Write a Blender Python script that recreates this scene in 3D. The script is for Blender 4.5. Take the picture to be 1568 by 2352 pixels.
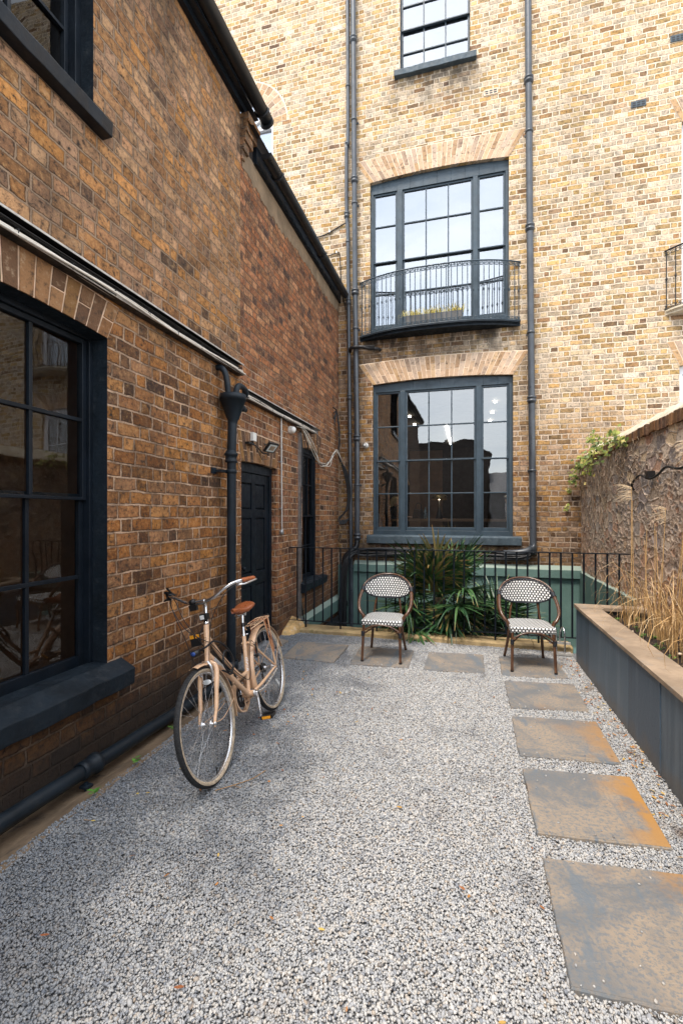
import bpy, bmesh, math, random
import numpy as np
from mathutils import Vector, Matrix
R=math.radians; PI=math.pi
for o in list(bpy.data.objects): bpy.data.objects.remove(o)
sc=bpy.context.scene; COL=sc.collection
# ------------------------------------------------ camera
cd=bpy.data.cameras.new('camera'); cam=bpy.data.objects.new('camera',cd); COL.objects.link(cam)
cam.location=(0,0,1.65); cam.rotation_euler=(R(90),0,R(15.35))
cd.sensor_fit='VERTICAL'; cd.sensor_height=36; cd.lens=36*1060/2352
cd.shift_y=4/2352; cd.clip_start=.05; cd.clip_end=500
sc.camera=cam
# ------------------------------------------------ world, sun, exposure
SUN_EL=61; SUN_AZ=196      # degrees, azimuth clockwise from +Y : behind the camera, a little to its left
w=bpy.data.worlds.new('World'); sc.world=w; w.use_nodes=True
nt=w.node_tree; nt.nodes.clear()
o_=nt.nodes.new('ShaderNodeOutputWorld'); bg=nt.nodes.new('ShaderNodeBackground'); sky=nt.nodes.new('ShaderNodeTexSky')
sky.sky_type='NISHITA'; sky.sun_disc=False; sky.sun_elevation=R(SUN_EL); sky.sun_rotation=R(SUN_AZ); sky.air_density=1.5; sky.dust_density=1
tc=nt.nodes.new('ShaderNodeTexCoord'); nz=nt.nodes.new('ShaderNodeTexNoise'); nz.inputs['Scale'].default_value=2.2; nz.inputs['Detail'].default_value=6
mp=nt.nodes.new('ShaderNodeMapping'); mp.inputs['Scale'].default_value=(1,1,3.0)
rp=nt.nodes.new('ShaderNodeValToRGB'); rp.color_ramp.elements[0].position=.3; rp.color_ramp.elements[0].color=(4.9,5.6,6.6,1); rp.color_ramp.elements[1].position=.75; rp.color_ramp.elements[1].color=(9.6,9.5,9.2,1)
mx=nt.nodes.new('ShaderNodeMix'); mx.data_type='RGBA'; mx.inputs[0].default_value=.8
nt.links.new(tc.outputs['Generated'],mp.inputs[0]); nt.links.new(mp.outputs[0],nz.inputs['Vector']); nt.links.new(nz.outputs[0],rp.inputs[0])
nt.links.new(sky.outputs[0],mx.inputs[6]); nt.links.new(rp.outputs[0],mx.inputs[7]); nt.links.new(mx.outputs[2],bg.inputs[0])
bg.inputs[1].default_value=.125; nt.links.new(bg.outputs[0],o_.inputs[0])
sd=bpy.data.lights.new('sun','SUN'); sd.energy=1.5; sd.angle=R(14); sd.color=(1,.91,.80)
sun=bpy.data.objects.new('sun',sd); COL.objects.link(sun)
el,az=R(SUN_EL),R(SUN_AZ)
sun.rotation_euler=(Vector((math.sin(az)*math.cos(el),math.cos(az)*math.cos(el),math.sin(el)))).to_track_quat('Z','Y').to_euler()
sc.view_settings.view_transform='Standard'; sc.view_settings.look='None'; sc.view_settings.gamma=1
sc.view_settings.exposure=1.38
# ------------------------------------------------ node helpers
class NG:
    def __init__(s,name):
        s.m=bpy.data.materials.new(name); s.m.use_nodes=True; s.t=s.m.node_tree; s.t.nodes.clear()
        s.out=s.t.nodes.new('ShaderNodeOutputMaterial')
    def n(s,ty,**kw):
        x=s.t.nodes.new(ty)
        for k,v in kw.items(): setattr(x,k,v)
        return x
    def set(s,sock,v):
        if isinstance(v,bpy.types.NodeSocket): s.t.links.new(v,sock)
        else: sock.default_value=v
    def ma(s,op,a,b=0.,c=0.,clamp=False):
        x=s.n('ShaderNodeMath',operation=op); x.use_clamp=clamp
        s.set(x.inputs[0],a); s.set(x.inputs[1],b); s.set(x.inputs[2],c); return x.outputs[0]
    def pos(s): return s.n('ShaderNodeNewGeometry').outputs['Position']
    def sep(s,v):
        x=s.n('ShaderNodeSeparateXYZ'); s.set(x.inputs[0],v); return x.outputs
    def comb(s,a,b,c):
        x=s.n('ShaderNodeCombineXYZ'); s.set(x.inputs[0],a); s.set(x.inputs[1],b); s.set(x.inputs[2],c); return x.outputs[0]
    def noise(s,v,scale,detail=3.,rough=.55,dist=0.,col=False):
        x=s.n('ShaderNodeTexNoise'); s.set(x.inputs['Vector'],v); x.inputs['Scale'].default_value=scale; x.inputs['Detail'].default_value=detail
        x.inputs['Roughness'].default_value=rough; x.inputs['Distortion'].default_value=dist; return x.outputs[1 if col else 0]
    def white(s,v):
        x=s.n('ShaderNodeTexWhiteNoise',noise_dimensions='3D'); s.set(x.inputs[0],v); return x.outputs[0]
    def voro(s,v,scale,feat='F1',out=0,rnd=1.):
        x=s.n('ShaderNodeTexVoronoi',feature=feat); s.set(x.inputs['Vector'],v); x.inputs['Scale'].default_value=scale; x.inputs['Randomness'].default_value=rnd; return x.outputs[out]
    def mix(s,f,a,b,mode='MIX'):
        x=s.n('ShaderNodeMix',data_type='RGBA',blend_type=mode); s.set(x.inputs[0],f)
        for i,v in ((6,a),(7,b)):
            if not isinstance(v,bpy.types.NodeSocket) and len(v)==3: v=(*v,1)
            s.set(x.inputs[i],v)
        return x.outputs[2]
    def ramp(s,f,stops,const=False):
        x=s.n('ShaderNodeValToRGB'); s.set(x.inputs[0],f); e=x.color_ramp.elements
        if const: x.color_ramp.interpolation='CONSTANT'
        while len(e)<len(stops): e.new(.5)
        for i,(p,c) in enumerate(stops):
            e[i].position=p; e[i].color=(*c,1) if len(c)==3 else c
        return x.outputs[0]
    def rng(s,v,a,b,c=0.,d=1.,smooth=True):
        x=s.n('ShaderNodeMapRange'); x.clamp=True
        if smooth: x.interpolation_type='SMOOTHSTEP'
        s.set(x.inputs[0],v)
        for i,q in enumerate((a,b,c,d)): s.set(x.inputs[1+i],q)
        return x.outputs[0]
    def vadd(s,a,b,sc_=1.):
        x=s.n('ShaderNodeVectorMath',operation='MULTIPLY_ADD'); s.set(x.inputs[0],b); x.inputs[1].default_value=(sc_,)*3; s.set(x.inputs[2],a); return x.outputs[0]
    def vmul(s,a,v):
        x=s.n('ShaderNodeVectorMath',operation='MULTIPLY'); s.set(x.inputs[0],a); x.inputs[1].default_value=v; return x.outputs[0]
    def bump(s,h,dist=.01,strength=1.,nrm=None):
        x=s.n('ShaderNodeBump'); x.inputs['Distance'].default_value=dist; x.inputs['Strength'].default_value=strength; s.set(x.inputs['Height'],h)
        if nrm is not None: s.set(x.inputs['Normal'],nrm)
        return x.outputs[0]
    def done(s,col,rough=.8,nrm=None,metal=0.,spec=.5,coat=0.,emis=None,es=0.,alpha=None,trans=0.,sss=0.):
        p=s.n('ShaderNodeBsdfPrincipled')
        s.set(p.inputs['Base Color'],(*col,1) if (not isinstance(col,bpy.types.NodeSocket) and len(col)==3) else col)
        s.set(p.inputs['Roughness'],rough); s.set(p.inputs['Metallic'],metal); s.set(p.inputs['Specular IOR Level'],spec); s.set(p.inputs['Coat Weight'],coat)
        if nrm is not None: s.set(p.inputs['Normal'],nrm)
        if emis: p.inputs['Emission Color'].default_value=(*emis,1); p.inputs['Emission Strength'].default_value=es
        if trans: p.inputs['Transmission Weight'].default_value=trans
        s.t.links.new(p.outputs[0],s.out.inputs[0]); s.p=p; return s.m
def paint(name,col,rough=.4,var=.25,scale=6.,bump=.0015,bs=40.,dirt=None,metal=0.,spec=.5,coat=0.):
    g=NG(name); p=g.pos(); n=g.noise(p,scale,4.,.65)
    c=g.mix(g.rng(n,.3,.7),tuple(x*(1-var) for x in col),tuple(min(1,x*(1+var)) for x in col))
    if dirt: c=g.mix(g.rng(g.noise(p,scale*2.3,5.,.7),.52,.75),c,dirt)
    r=g.rng(g.noise(p,scale*3,4.),.3,.7,max(.05,rough-.1),min(1,rough+.15))
    nb=g.bump(g.noise(p,bs,4.),bump,.8) if bump else None
    return g.done(c,r,nb,metal,spec,coat)
# ------------------------------------------------ brick: Flemish bond
def brick_mat(name,stops,mortar,mortar2,h=.083,ls=.222,lh=.108,mw=.011,upper=None,grime=.5,grimecol=(.035,.028,.024),edge=.006,zs=None,seed=0.,bd=.014,bns=24.,bnk=.9,pale=None,stains=()):
    g=NG(name); p=g.pos(); x,y,z=g.sep(p)
    pd=g.noise(p,2.6,2.,.5,col=True); dx,dy,dz=g.sep(pd)
    u=g.ma('ADD',g.ma('ADD',x,y),g.ma('MULTIPLY',g.ma('SUBTRACT',dx,.5),.045))
    v=g.ma('ADD',z,g.ma('MULTIPLY',g.ma('SUBTRACT',dy,.5),.035))
    wob=g.noise(p,22.,2.,.5,col=True); wx,wy,wz=g.sep(wob)
    u=g.ma('ADD',u,g.ma('MULTIPLY',g.ma('SUBTRACT',wx,.5),.014)); v=g.ma('ADD',v,g.ma('MULTIPLY',g.ma('SUBTRACT',wy,.5),.011))
    row=g.ma('FLOOR',g.ma('DIVIDE',v,h)); fv=g.ma('SUBTRACT',v,g.ma('MULTIPLY',row,h))
    P=ls+lh
    rr=g.white(g.comb(row,seed,3.3))
    off=g.ma('ADD',g.ma('MULTIPLY',g.ma('PINGPONG',row,1.),P/2),g.ma('MULTIPLY',rr,.07))
    uu=g.ma('ADD',u,off); k=g.ma('FLOOR',g.ma('DIVIDE',uu,P)); t=g.ma('SUBTRACT',uu,g.ma('MULTIPLY',k,P))
    # the header/stretcher joint wanders from brick to brick
    jit=g.ma('MULTIPLY_ADD',g.white(g.comb(k,row,seed+5.5)),.03,ls-.015)
    isH=g.ma('GREATER_THAN',t,jit)
    dS=g.ma('MINIMUM',t,g.ma('SUBTRACT',jit,t)); dH=g.ma('MINIMUM',g.ma('SUBTRACT',t,jit),g.ma('SUBTRACT',P,t))
    du=g.ma('MAXIMUM',dS,dH); dv=g.ma('MINIMUM',fv,g.ma('SUBTRACT',h,fv)); d=g.ma('MINIMUM',du,dv)
    fine=g.noise(p,75.,4.,.65); mid=g.noise(p,13.,4.,.6)
    d=g.ma('ADD',d,g.ma('MULTIPLY',g.ma('SUBTRACT',mid,.5),edge*1.6)); d=g.ma('ADD',d,g.ma('MULTIPLY',g.ma('SUBTRACT',fine,.5),edge))
    mask=g.rng(d,mw/2-.002,mw/2+.003)
    idv=g.comb(g.ma('ADD',g.ma('MULTIPLY',k,2.),isH),row,seed)
    wn=g.white(idv); wn2=g.white(g.vadd(idv,g.comb(7.7,3.1,1.9)))
    c=g.ramp(wn,stops)
    if upper:
        cu=g.ramp(wn,upper[0]); zz=g.ma('ADD',z,g.ma('MULTIPLY',g.ma('SUBTRACT',g.noise(p,.7,4.,.65),.5),upper[3]))
        if len(upper)>4: zz=g.ma('ADD',zz,g.ma('MULTIPLY',x,upper[4]))
        fu=g.rng(zz,upper[1],upper[2]); c=g.mix(fu,c,cu)
    c=g.mix(g.rng(wn2,0.,1.,0.,.45,False),c,(.0,.0,.0),'MIX') if False else g.mix(.55,c,g.mix(wn2,(.25,.25,.25),(1.05,1.05,1.05)),'MULTIPLY')
    # blotches local to each brick
    bn=g.noise(g.vadd(p,g.comb(wn,wn2,wn),9.),bns,5.,.72)
    c=g.mix(g.rng(bn,.47,.70,0.,bnk),c,grimecol)
    c=g.mix(g.rng(bn,.47,.33,0.,.5),c,g.mix(.6,c,(.80,.50,.22)))
    c=g.mix(g.rng(d,.022,.0,0.,.35),c,grimecol)
    c=g.mix(g.rng(fine,.56,.72,0.,.55),c,(.03,.022,.018))
    xb=g.noise(p,5.5,6.,.72); c=g.mix(g.rng(xb,.46,.70,0.,.5),c,grimecol); c=g.mix(g.rng(xb,.44,.30,0.,.22),c,(.85,.62,.40))
    if pale: c=g.mix(g.rng(g.noise(p,1.1,5.,.7),pale[0],pale[1],0.,pale[3]),c,pale[2])
    mc=g.mix(g.rng(g.noise(p,5.,5.,.7),.38,.62),mortar2,mortar)
    if upper: mc=g.mix(fu,mc,upper[5] if len(upper)>5 else mortar)
    mc=g.mix(g.rng(fine,.5,.75,0.,.4),mc,grimecol)
    c=g.mix(mask,mc,c)
    sn=g.noise(g.vmul(p,(1,1,.45)),.85,6.,.68)
    c=g.mix(g.rng(sn,.5,.74,0.,grime),c,grimecol)
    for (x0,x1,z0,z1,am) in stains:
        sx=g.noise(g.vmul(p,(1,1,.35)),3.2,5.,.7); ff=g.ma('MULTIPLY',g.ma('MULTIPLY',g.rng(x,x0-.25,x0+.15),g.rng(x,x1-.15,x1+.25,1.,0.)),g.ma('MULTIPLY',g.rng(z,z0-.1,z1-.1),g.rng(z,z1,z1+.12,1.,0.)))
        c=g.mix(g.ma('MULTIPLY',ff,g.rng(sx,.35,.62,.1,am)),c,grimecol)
    if zs: # splash and soot low on the wall, with a ragged edge
        zz=g.ma('ADD',z,g.ma('MULTIPLY',g.ma('SUBTRACT',g.noise(p,1.8,5.,.7),.5),zs[2])); c=g.mix(g.rng(zz,zs[0],zs[1],zs[3],0.),c,grimecol)
    hgt=g.ma('ADD',g.ma('MULTIPLY',mask,1.),g.ma('ADD',g.ma('MULTIPLY',fine,.35),g.ma('MULTIPLY',bn,.35)))
    hgt=g.ma('ADD',hgt,g.ma('MULTIPLY',wn2,.25))
    return g.done(c,.9,g.bump(hgt,bd,1.),spec=.25)
YB=[(0,(0.51,0.262,0.085)),(0.16,(0.612,0.349,0.133)),(0.3,(0.347,0.165,0.067)),(0.44,(0.673,0.436,0.247)),(0.58,(0.551,0.272,0.085)),(0.7,(0.286,0.131,0.067)),(0.82,(0.694,0.466,0.304)),(0.92,(0.133,0.073,0.043)),(1,(0.469,0.252,0.114))]
YU=[(0,(.78,.50,.19)),(.17,(.82,.60,.34)),(.3,(.85,.70,.53)),(.42,(.70,.40,.13)),(.55,(.88,.74,.58)),(.66,(.80,.56,.32)),(.76,(.85,.68,.49)),(.85,(.46,.25,.12)),(.93,(.80,.53,.22)),(1,(.24,.14,.09))]  # paler upper brick; the upper-right overexposure is painted in with the cream
BL=[(0,(0.562,0.228,0.062)),(0.16,(0.333,0.123,0.035)),(0.32,(0.645,0.304,0.106)),(0.46,(0.374,0.162,0.066)),(0.6,(0.603,0.257,0.066)),(0.72,(0.177,0.076,0.035)),(0.84,(0.52,0.257,0.119)),(0.93,(0.094,0.048,0.031)),(1,(0.458,0.19,0.053))]
BLU=[(0,(0.62,0.316,0.129)),(0.18,(0.44,0.209,0.086)),(0.34,(0.68,0.4,0.215)),(0.48,(0.54,0.288,0.159)),(0.62,(0.64,0.288,0.086)),(0.74,(0.3,0.158,0.09)),(0.86,(0.66,0.381,0.224)),(0.95,(0.16,0.093,0.06)),(1,(0.54,0.26,0.099))]
BR=[(0,(0.454,0.181,0.069)),(0.2,(0.518,0.214,0.077)),(0.4,(0.346,0.14,0.069)),(0.55,(0.583,0.27,0.112)),(0.7,(0.238,0.098,0.052)),(0.85,(0.475,0.195,0.103)),(1,(0.119,0.065,0.043))]
M={}
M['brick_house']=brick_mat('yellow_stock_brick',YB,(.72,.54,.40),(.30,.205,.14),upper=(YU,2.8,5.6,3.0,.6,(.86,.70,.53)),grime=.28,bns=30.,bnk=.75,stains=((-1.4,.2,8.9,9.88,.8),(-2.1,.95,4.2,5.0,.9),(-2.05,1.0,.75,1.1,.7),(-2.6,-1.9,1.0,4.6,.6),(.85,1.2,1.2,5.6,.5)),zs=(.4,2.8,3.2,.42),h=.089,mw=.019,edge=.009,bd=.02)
M['brick_near']=brick_mat('brown_stock_brick',BL,(.68,.46,.31),(.26,.165,.105),upper=(BLU,2.6,3.9,1.2,0.,(.34,.23,.15)),grime=.62,zs=(.1,.75,.6,.95),seed=11.,bd=.024,bns=27.,bnk=1.,h=.101,ls=.240,lh=.116,mw=.014,edge=.007)
M['brick_ext']=brick_mat('red_brown_brick',BR,(.66,.46,.32),(.32,.20,.125),upper=([(0,(.52,.19,.08)),(.25,(.38,.145,.065)),(.45,(.58,.26,.12)),(.6,(.10,.055,.045)),(.8,(.48,.19,.09)),(1,(.60,.31,.16))],3.0,3.8,1.4,0.,(.24,.14,.09)),grime=.6,bnk=1.,seed=23.,h=.090,mw=.013,bd=.018,zs=(.0,.8,.9,.6))
M['brick_dark']=brick_mat('reflection_dark_brick',[(0,(.06,.035,.02)),(.5,(.10,.055,.03)),(1,(.03,.02,.015))],(.10,.07,.05),(.06,.04,.03),grime=.8,seed=31.)  # unseen wall darkened in colour so its window reflection comes out near black
def voussoir(name,stops):
    g=NG(name); p=g.pos(); r=g.n('ShaderNodeNewGeometry').outputs['Random Per Island']
    c=g.ramp(r,stops); f=g.noise(p,75.,4.,.65); b=g.noise(g.vadd(p,g.comb(r,r,r),7.),16.,4.,.7)
    c=g.mix(g.rng(b,.5,.72,0.,.8),c,(.05,.035,.028)); c=g.mix(g.rng(b,.45,.3,0.,.4),c,(.6,.45,.3)); c=g.mix(g.rng(f,.56,.72,0.,.5),c,(.04,.03,.02))
    return g.done(c,.9,g.bump(g.ma('ADD',f,b),.006,.9),spec=.25)
M['vous_pale']=voussoir('pale_gauged_brick',[(0,(.56,.37,.23)),(.25,(.68,.48,.33)),(.45,(.42,.26,.15)),(.65,(.64,.41,.21)),(.85,(.70,.53,.40)),(1,(.28,.18,.12))])
M['vous_mid']=voussoir('buff_gauged_brick',[(0,(.5,.34,.24)),(.3,(.62,.42,.28)),(.55,(.42,.28,.17)),(.8,(.55,.37,.18)),(1,(.32,.2,.14))])
M['vous_brown']=voussoir('brown_gauged_brick',[(0,(.24,.115,.05)),(.2,(.34,.18,.085)),(.4,(.12,.065,.04)),(.6,(.30,.155,.055)),(.8,(.19,.10,.06)),(1,(.07,.045,.032))])
M['mortar_pale']=paint('pale_lime_mortar',(.80,.64,.48),.9,.25,9.,.003,60.)
M['mortar_mid']=paint('buff_lime_mortar',(.55,.42,.3),.9,.3,9.,.003,60.)
M['mortar_brown']=paint('brown_mortar',(.60,.42,.29),.9,.3,9.,.003,60.)
M['render_tan']=paint('tan_cement_render',(.27,.19,.12),.9,.25,4.,.004,30.,dirt=(.2,.15,.1))
M['navy']=paint('dark_navy_gloss_paint',(.007,.011,.017),.42,.25,4.,.0016,45.,spec=.25)
M['navy_stone']=paint('navy_masonry_paint',(.010,.016,.023),.6,.3,5.,.006,28.,dirt=(.03,.036,.042),spec=.25)
M['slate_paint']=paint('slate_blue_frame_paint',(.04,.062,.082),.38,.18,5.,.002,35.,spec=.45)
M['slate_stone']=paint('slate_blue_masonry_paint',(.055,.08,.1),.6,.25,5.,.006,30.,dirt=(.11,.14,.16))
M['pipe']=paint('black_pipe_paint',(.010,.012,.015),.36,.3,3.,.001,30.,spec=.5)
M['pipe_grey']=paint('navy_cast_iron_paint',(.011,.018,.026),.46,.3,3.,.0012,50.,spec=.3,dirt=(.022,.026,.03))
M['pipe_lit']=paint('lit_grey_pipe_paint',(.05,.058,.07),.36,.3,3.,.001,30.,spec=.7)  # pipe paint with the daylight on the upper lengths put into the grey
M['black']=paint('black_plastic',(.008,.008,.009),.4,.2,5.,0)
M['rubber']=paint('black_rubber_cable',(.010,.010,.012),.5,.3,8.,0)
M['white_plastic']=paint('white_plastic',(.78,.76,.72),.35,.06,5.,0)
M['cable_white']=paint('cream_cable_sheath',(.72,.66,.58),.5,.12,12.,0)
M['galv']=paint('galvanised_steel',(.42,.43,.44),.38,.25,14.,.0006,60.,metal=.85,dirt=(.25,.22,.2))
M['galv_pale']=paint('pale_galvanised_edge',(.55,.53,.5),.5,.2,14.,.0006,60.,metal=.4)
M['chrome']=paint('polished_chrome',(.75,.75,.76),.12,.05,14.,0,metal=1.)
M['alu']=paint('brushed_aluminium',(.66,.66,.67),.28,.1,14.,0,metal=.9)
M['white_paint']=paint('white_window_paint',(.8,.8,.82),.45,.05,5.,.001)
M['slate_roof']=paint('roof_slate',(.06,.062,.07),.6,.3,5.,.004,20.)
M['lead']=paint('lead_grey',(.1,.105,.11),.6,.2,5.,.002)
M['cream_render']=paint('cream_render',(.55,.52,.46),.9,.1,2.,.003)
M['grey_render']=paint('grey_render',(.16,.155,.15),.9,.15,2.,.003)
M['reflect_dark']=paint('near_black_reflected_brick',(.035,.028,.024),.9,.4,6.,.003)  # shade put into the base colour, so the reflected house reads near black
def green_mat():
    g=NG('green_masonry_paint'); p=g.pos(); n=g.noise(p,2.,5.,.65); f=g.noise(p,70.,4.,.6)
    c=g.mix(g.rng(n,.35,.7),(.11,.19,.17),(.145,.235,.21)); c=g.mix(g.rng(g.noise(g.vmul(p,(3,3,.6)),2.4,5.,.7),.56,.8,0.,.6),c,(.07,.10,.085))
    nz_=g.sep(g.n('ShaderNodeNewGeometry').outputs['Normal'])[2]
    c=g.mix(g.rng(nz_,.3,.8,0.,.7),c,(.36,.42,.36))   # paler on upward faces
    return g.done(c,.75,g.bump(g.ma('ADD',f,n),.006,.8),spec=.3)
M['green']=green_mat()
def rubble_mat():
    g=NG('rubble_stone'); p=g.pos(); x,y,z=g.sep(p)
    wob=g.noise(p,9.,3.,.6,col=True); q=g.vadd(p,wob,.045)
    def cells(sc_,st,sd):
        qq=g.vmul(g.vadd(q,g.comb(sd,sd*2.,sd*.7)),st); e=g.voro(qq,sc_,'DISTANCE_TO_EDGE'); c=g.sep(g.voro(qq,sc_,'F1',1)); return g.ma('DIVIDE',e,sc_),c
    fine=g.noise(p,70.,5.,.7); mid=g.noise(p,24.,5.,.7); big=g.noise(p,2.2,3.,.6)
    dA,cA=cells(5.6,(1,.9,1.45),0.); dB,cB=cells(13.,(1,.85,1.3),3.7)
    sel=g.rng(g.ma('ADD',big,g.ma('MULTIPLY',g.ma('SUBTRACT',cA[2],.5),.35)),.49,.52)
    low=g.rng(g.ma('ADD',z,g.ma('MULTIPLY',g.ma('SUBTRACT',big,.5),1.6)),1.45,1.05)
    A=g.ramp(cA[0],[(0,(.30,.25,.21)),(.15,(.56,.45,.34)),(.3,(.20,.18,.18)),(.45,(.66,.55,.43)),(.6,(.46,.27,.18)),(.74,(.36,.33,.32)),(.88,(.62,.47,.30)),(1,(.13,.12,.12))])
    B=g.ramp(cB[0],[(0,(.46,.36,.28)),(.2,(.26,.22,.20)),(.38,(.64,.52,.40)),(.52,(.42,.24,.15)),(.68,(.16,.145,.14)),(.82,(.58,.44,.32)),(1,(.34,.28,.25))])
    A=g.mix(g.ma('MULTIPLY',low,.6),A,g.ramp(cA[1],[(0,(.44,.19,.10)),(.4,(.52,.28,.16)),(.7,(.36,.25,.19)),(1,(.58,.38,.24))]))
    B=g.mix(g.ma('MULTIPLY',low,.6),B,g.ramp(cB[1],[(0,(.42,.18,.10)),(.4,(.52,.27,.15)),(.7,(.34,.23,.18)),(1,(.58,.38,.24))]))
    st=g.mix(sel,A,B); d=g.ma('ADD',g.ma('MULTIPLY',sel,dB),g.ma('MULTIPLY',g.ma('SUBTRACT',1.,sel),dA))
    dj=g.ma('ADD',d,g.ma('MULTIPLY',g.ma('SUBTRACT',mid,.5),.022)); m=g.rng(dj,.005,.011)
    mc=g.mix(g.rng(g.noise(p,6.,4.),.4,.6),(.50,.39,.30),(.33,.26,.20))
    gap=g.rng(g.ma('ADD',d,g.ma('MULTIPLY',g.ma('SUBTRACT',g.noise(p,7.,3.),.5),.03)),-.008,-.003,1.,0.)
    c=g.mix(m,mc,st); c=g.mix(g.rng(mid,.52,.66,0.,.75),c,(.09,.075,.07)); c=g.mix(g.rng(mid,.46,.34,0.,.6),c,(.74,.61,.48)); c=g.mix(g.rng(fine,.56,.7,0.,.6),c,(.06,.05,.05)); c=g.mix(g.ma('MULTIPLY',gap,.6),c,(.04,.035,.03)); c=g.mix(1.,c,(1.28,1.27,1.27),'MULTIPLY')
    h=g.ma('ADD',g.ma('MULTIPLY',g.rng(d,.0,.022),g.ma('MULTIPLY_ADD',cA[1],.5,.5)),g.ma('MULTIPLY',mid,.25))
    m_=g.done(c,.93,g.bump(g.ma('ADD',fine,g.ma('MULTIPLY',m,.8)),.006,.8),spec=.2)
    ds=g.n('ShaderNodeDisplacement'); ds.inputs['Scale'].default_value=.011; ds.inputs['Midlevel'].default_value=.8; g.set(ds.inputs['Height'],h)
    g.t.links.new(ds.outputs[0],g.out.inputs['Displacement']); m_.displacement_method='BOTH'; return m_
M['rubble']=rubble_mat()
def coping_mat():
    g=NG('weathered_mortar_coping'); p=g.pos(); n=g.noise(p,3.,6.,.7); f=g.noise(p,60.,4.)
    c=g.mix(g.rng(n,.35,.65),(.50,.42,.3),(.74,.66,.52)); c=g.mix(g.rng(f,.55,.7,0.,.4),c,(.35,.28,.2))
    return g.done(c,.9,g.bump(g.ma('ADD',n,f),.012,.9))
M['coping']=coping_mat()
def gravel_mat():
    g=NG('granite_chippings'); a=g.n('ShaderNodeAttribute'); a.attribute_name='rnd'; r=a.outputs['Fac']; p=g.pos()
    c=g.ramp(r,[(0,(.22,.235,.265)),(.12,(.36,.37,.39)),(.3,(.48,.48,.475)),(.48,(.40,.41,.425)),(.66,(.56,.55,.53)),(.8,(.47,.44,.40)),(.9,(.63,.61,.585)),(.95,(.40,.33,.26)),(1,(.14,.15,.17))])
    f=g.noise(p,260.,3.,.7); c=g.mix(g.rng(f,.5,.72,0.,.5),c,(.15,.16,.18))
    x,y,z=g.sep(p)
    left_shade=g.rng(g.ma('ADD',g.noise(p,1.3,4.,.65),g.rng(x,-1.9,-.5,.22,0.)),.52,.74,0.,.55); c=g.mix(left_shade,c,(.085,.105,.135))  # blue shade beside the left wall painted into the stones, broken by noise
    dirt=g.ma('MULTIPLY',g.rng(g.noise(p,2.6,5.,.7),.54,.66),g.rng(x,.9,1.1,.12,.75)); c=g.mix(dirt,c,(.17,.11,.07))
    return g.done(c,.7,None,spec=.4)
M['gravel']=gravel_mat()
M['under']=paint('dark_gravel_dust',(.22,.225,.235),.95,.35,30.,.008,90.,dirt=(.03,.035,.04))
M['concrete']=paint('brown_stained_footing',(.21,.145,.09),.9,.35,3.5,.012,14.,dirt=(.06,.05,.045))
M['soil']=paint('dark_soil',(.028,.018,.013),.95,.5,30.,.02,40.,dirt=(.06,.04,.03))
def slab_mat():
    g=NG('riven_sandstone_slab'); oi=g.n('ShaderNodeObjectInfo'); rd=oi.outputs['Random']; p=g.pos()
    q=g.vadd(p,g.comb(rd,rd,0.),13.); n=g.noise(q,2.2,6.,.7,1.); n2=g.noise(g.vmul(q,(3.2,.8,1)),2.,5.,.65,.6); f=g.noise(q,55.,5.,.7)
    c=g.mix(g.rng(n,.35,.62),(.17,.17,.17),(.33,.265,.20)); c=g.mix(g.rng(f,.47,.60,0.,.65),c,(.13,.16,.19))
    c=g.mix(g.rng(n2,.54,.64,0.,.75),c,(.14,.17,.20)) 
    a=g.n('ShaderNodeAttribute'); a.attribute_name='rust'
    ru=g.ma('MULTIPLY',a.outputs['Fac'],g.rng(g.ma('ADD',g.noise(q,5.,5.,.7),g.ma('MULTIPLY',g.sep(a.outputs['Vector'])[0],.22)),.48,.70))
    c=g.mix(ru,c,(.42,.215,.06)); c=g.mix(g.rng(g.noise(q,1.4,3.),.6,.75,0.,.5),c,(.34,.2,.1))
    led=g.rng(g.noise(g.vmul(q,(.7,2.,1)),2.2,3.,.5,1.5),.49,.505)
    return g.done(c,.62,g.bump(g.ma('ADD',g.ma('MULTIPLY',f,.35),g.ma('ADD',g.ma('MULTIPLY',n,.6),g.ma('MULTIPLY',led,.12))),.006,.9),spec=.35)
M['slab']=slab_mat()
def slatepanel_mat():
    g=NG('slate_planter_panel'); p=g.pos(); x,y,z=g.sep(p); r=g.n('ShaderNodeNewGeometry').outputs['Random Per Island']
    c=g.ramp(r,[(0,(.045,.078,.115)),(.3,(.12,.172,.225)),(.6,(.065,.10,.145)),(1,(.15,.205,.26))]); 
    st=g.noise(g.vmul(p,(3,3,.3)),2.2,5.,.6); c=g.mix(g.rng(st,.50,.70,0.,.45),c,(.20,.25,.30)); c=g.mix(g.rng(st,.42,.3,0.,.5),c,(.06,.072,.09))
    c=g.mix(g.rng(g.ma('ADD',z,g.ma('MULTIPLY',g.noise(p,8.,4.),.25)),.28,.14,0.,.55),c,(.15,.12,.09))
    return g.done(c,.5,g.bump(g.noise(p,30.,5.,.7),.003,.8),spec=.4)
M['slatepanel']=slatepanel_mat()
M['sandstone']=paint('sandstone_coping',(.36,.27,.19),.8,.25,3.,.004,40.,dirt=(.30,.26,.22))
M['kerb']=paint('mossy_sandstone_kerb',(.40,.29,.15),.85,.3,4.,.01,22.,dirt=(.17,.16,.05))
M['weath_stone']=paint('orange_weathered_stone',(.6,.38,.16),.85,.4,6.,.012,22.,dirt=(.7,.62,.5))
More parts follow.
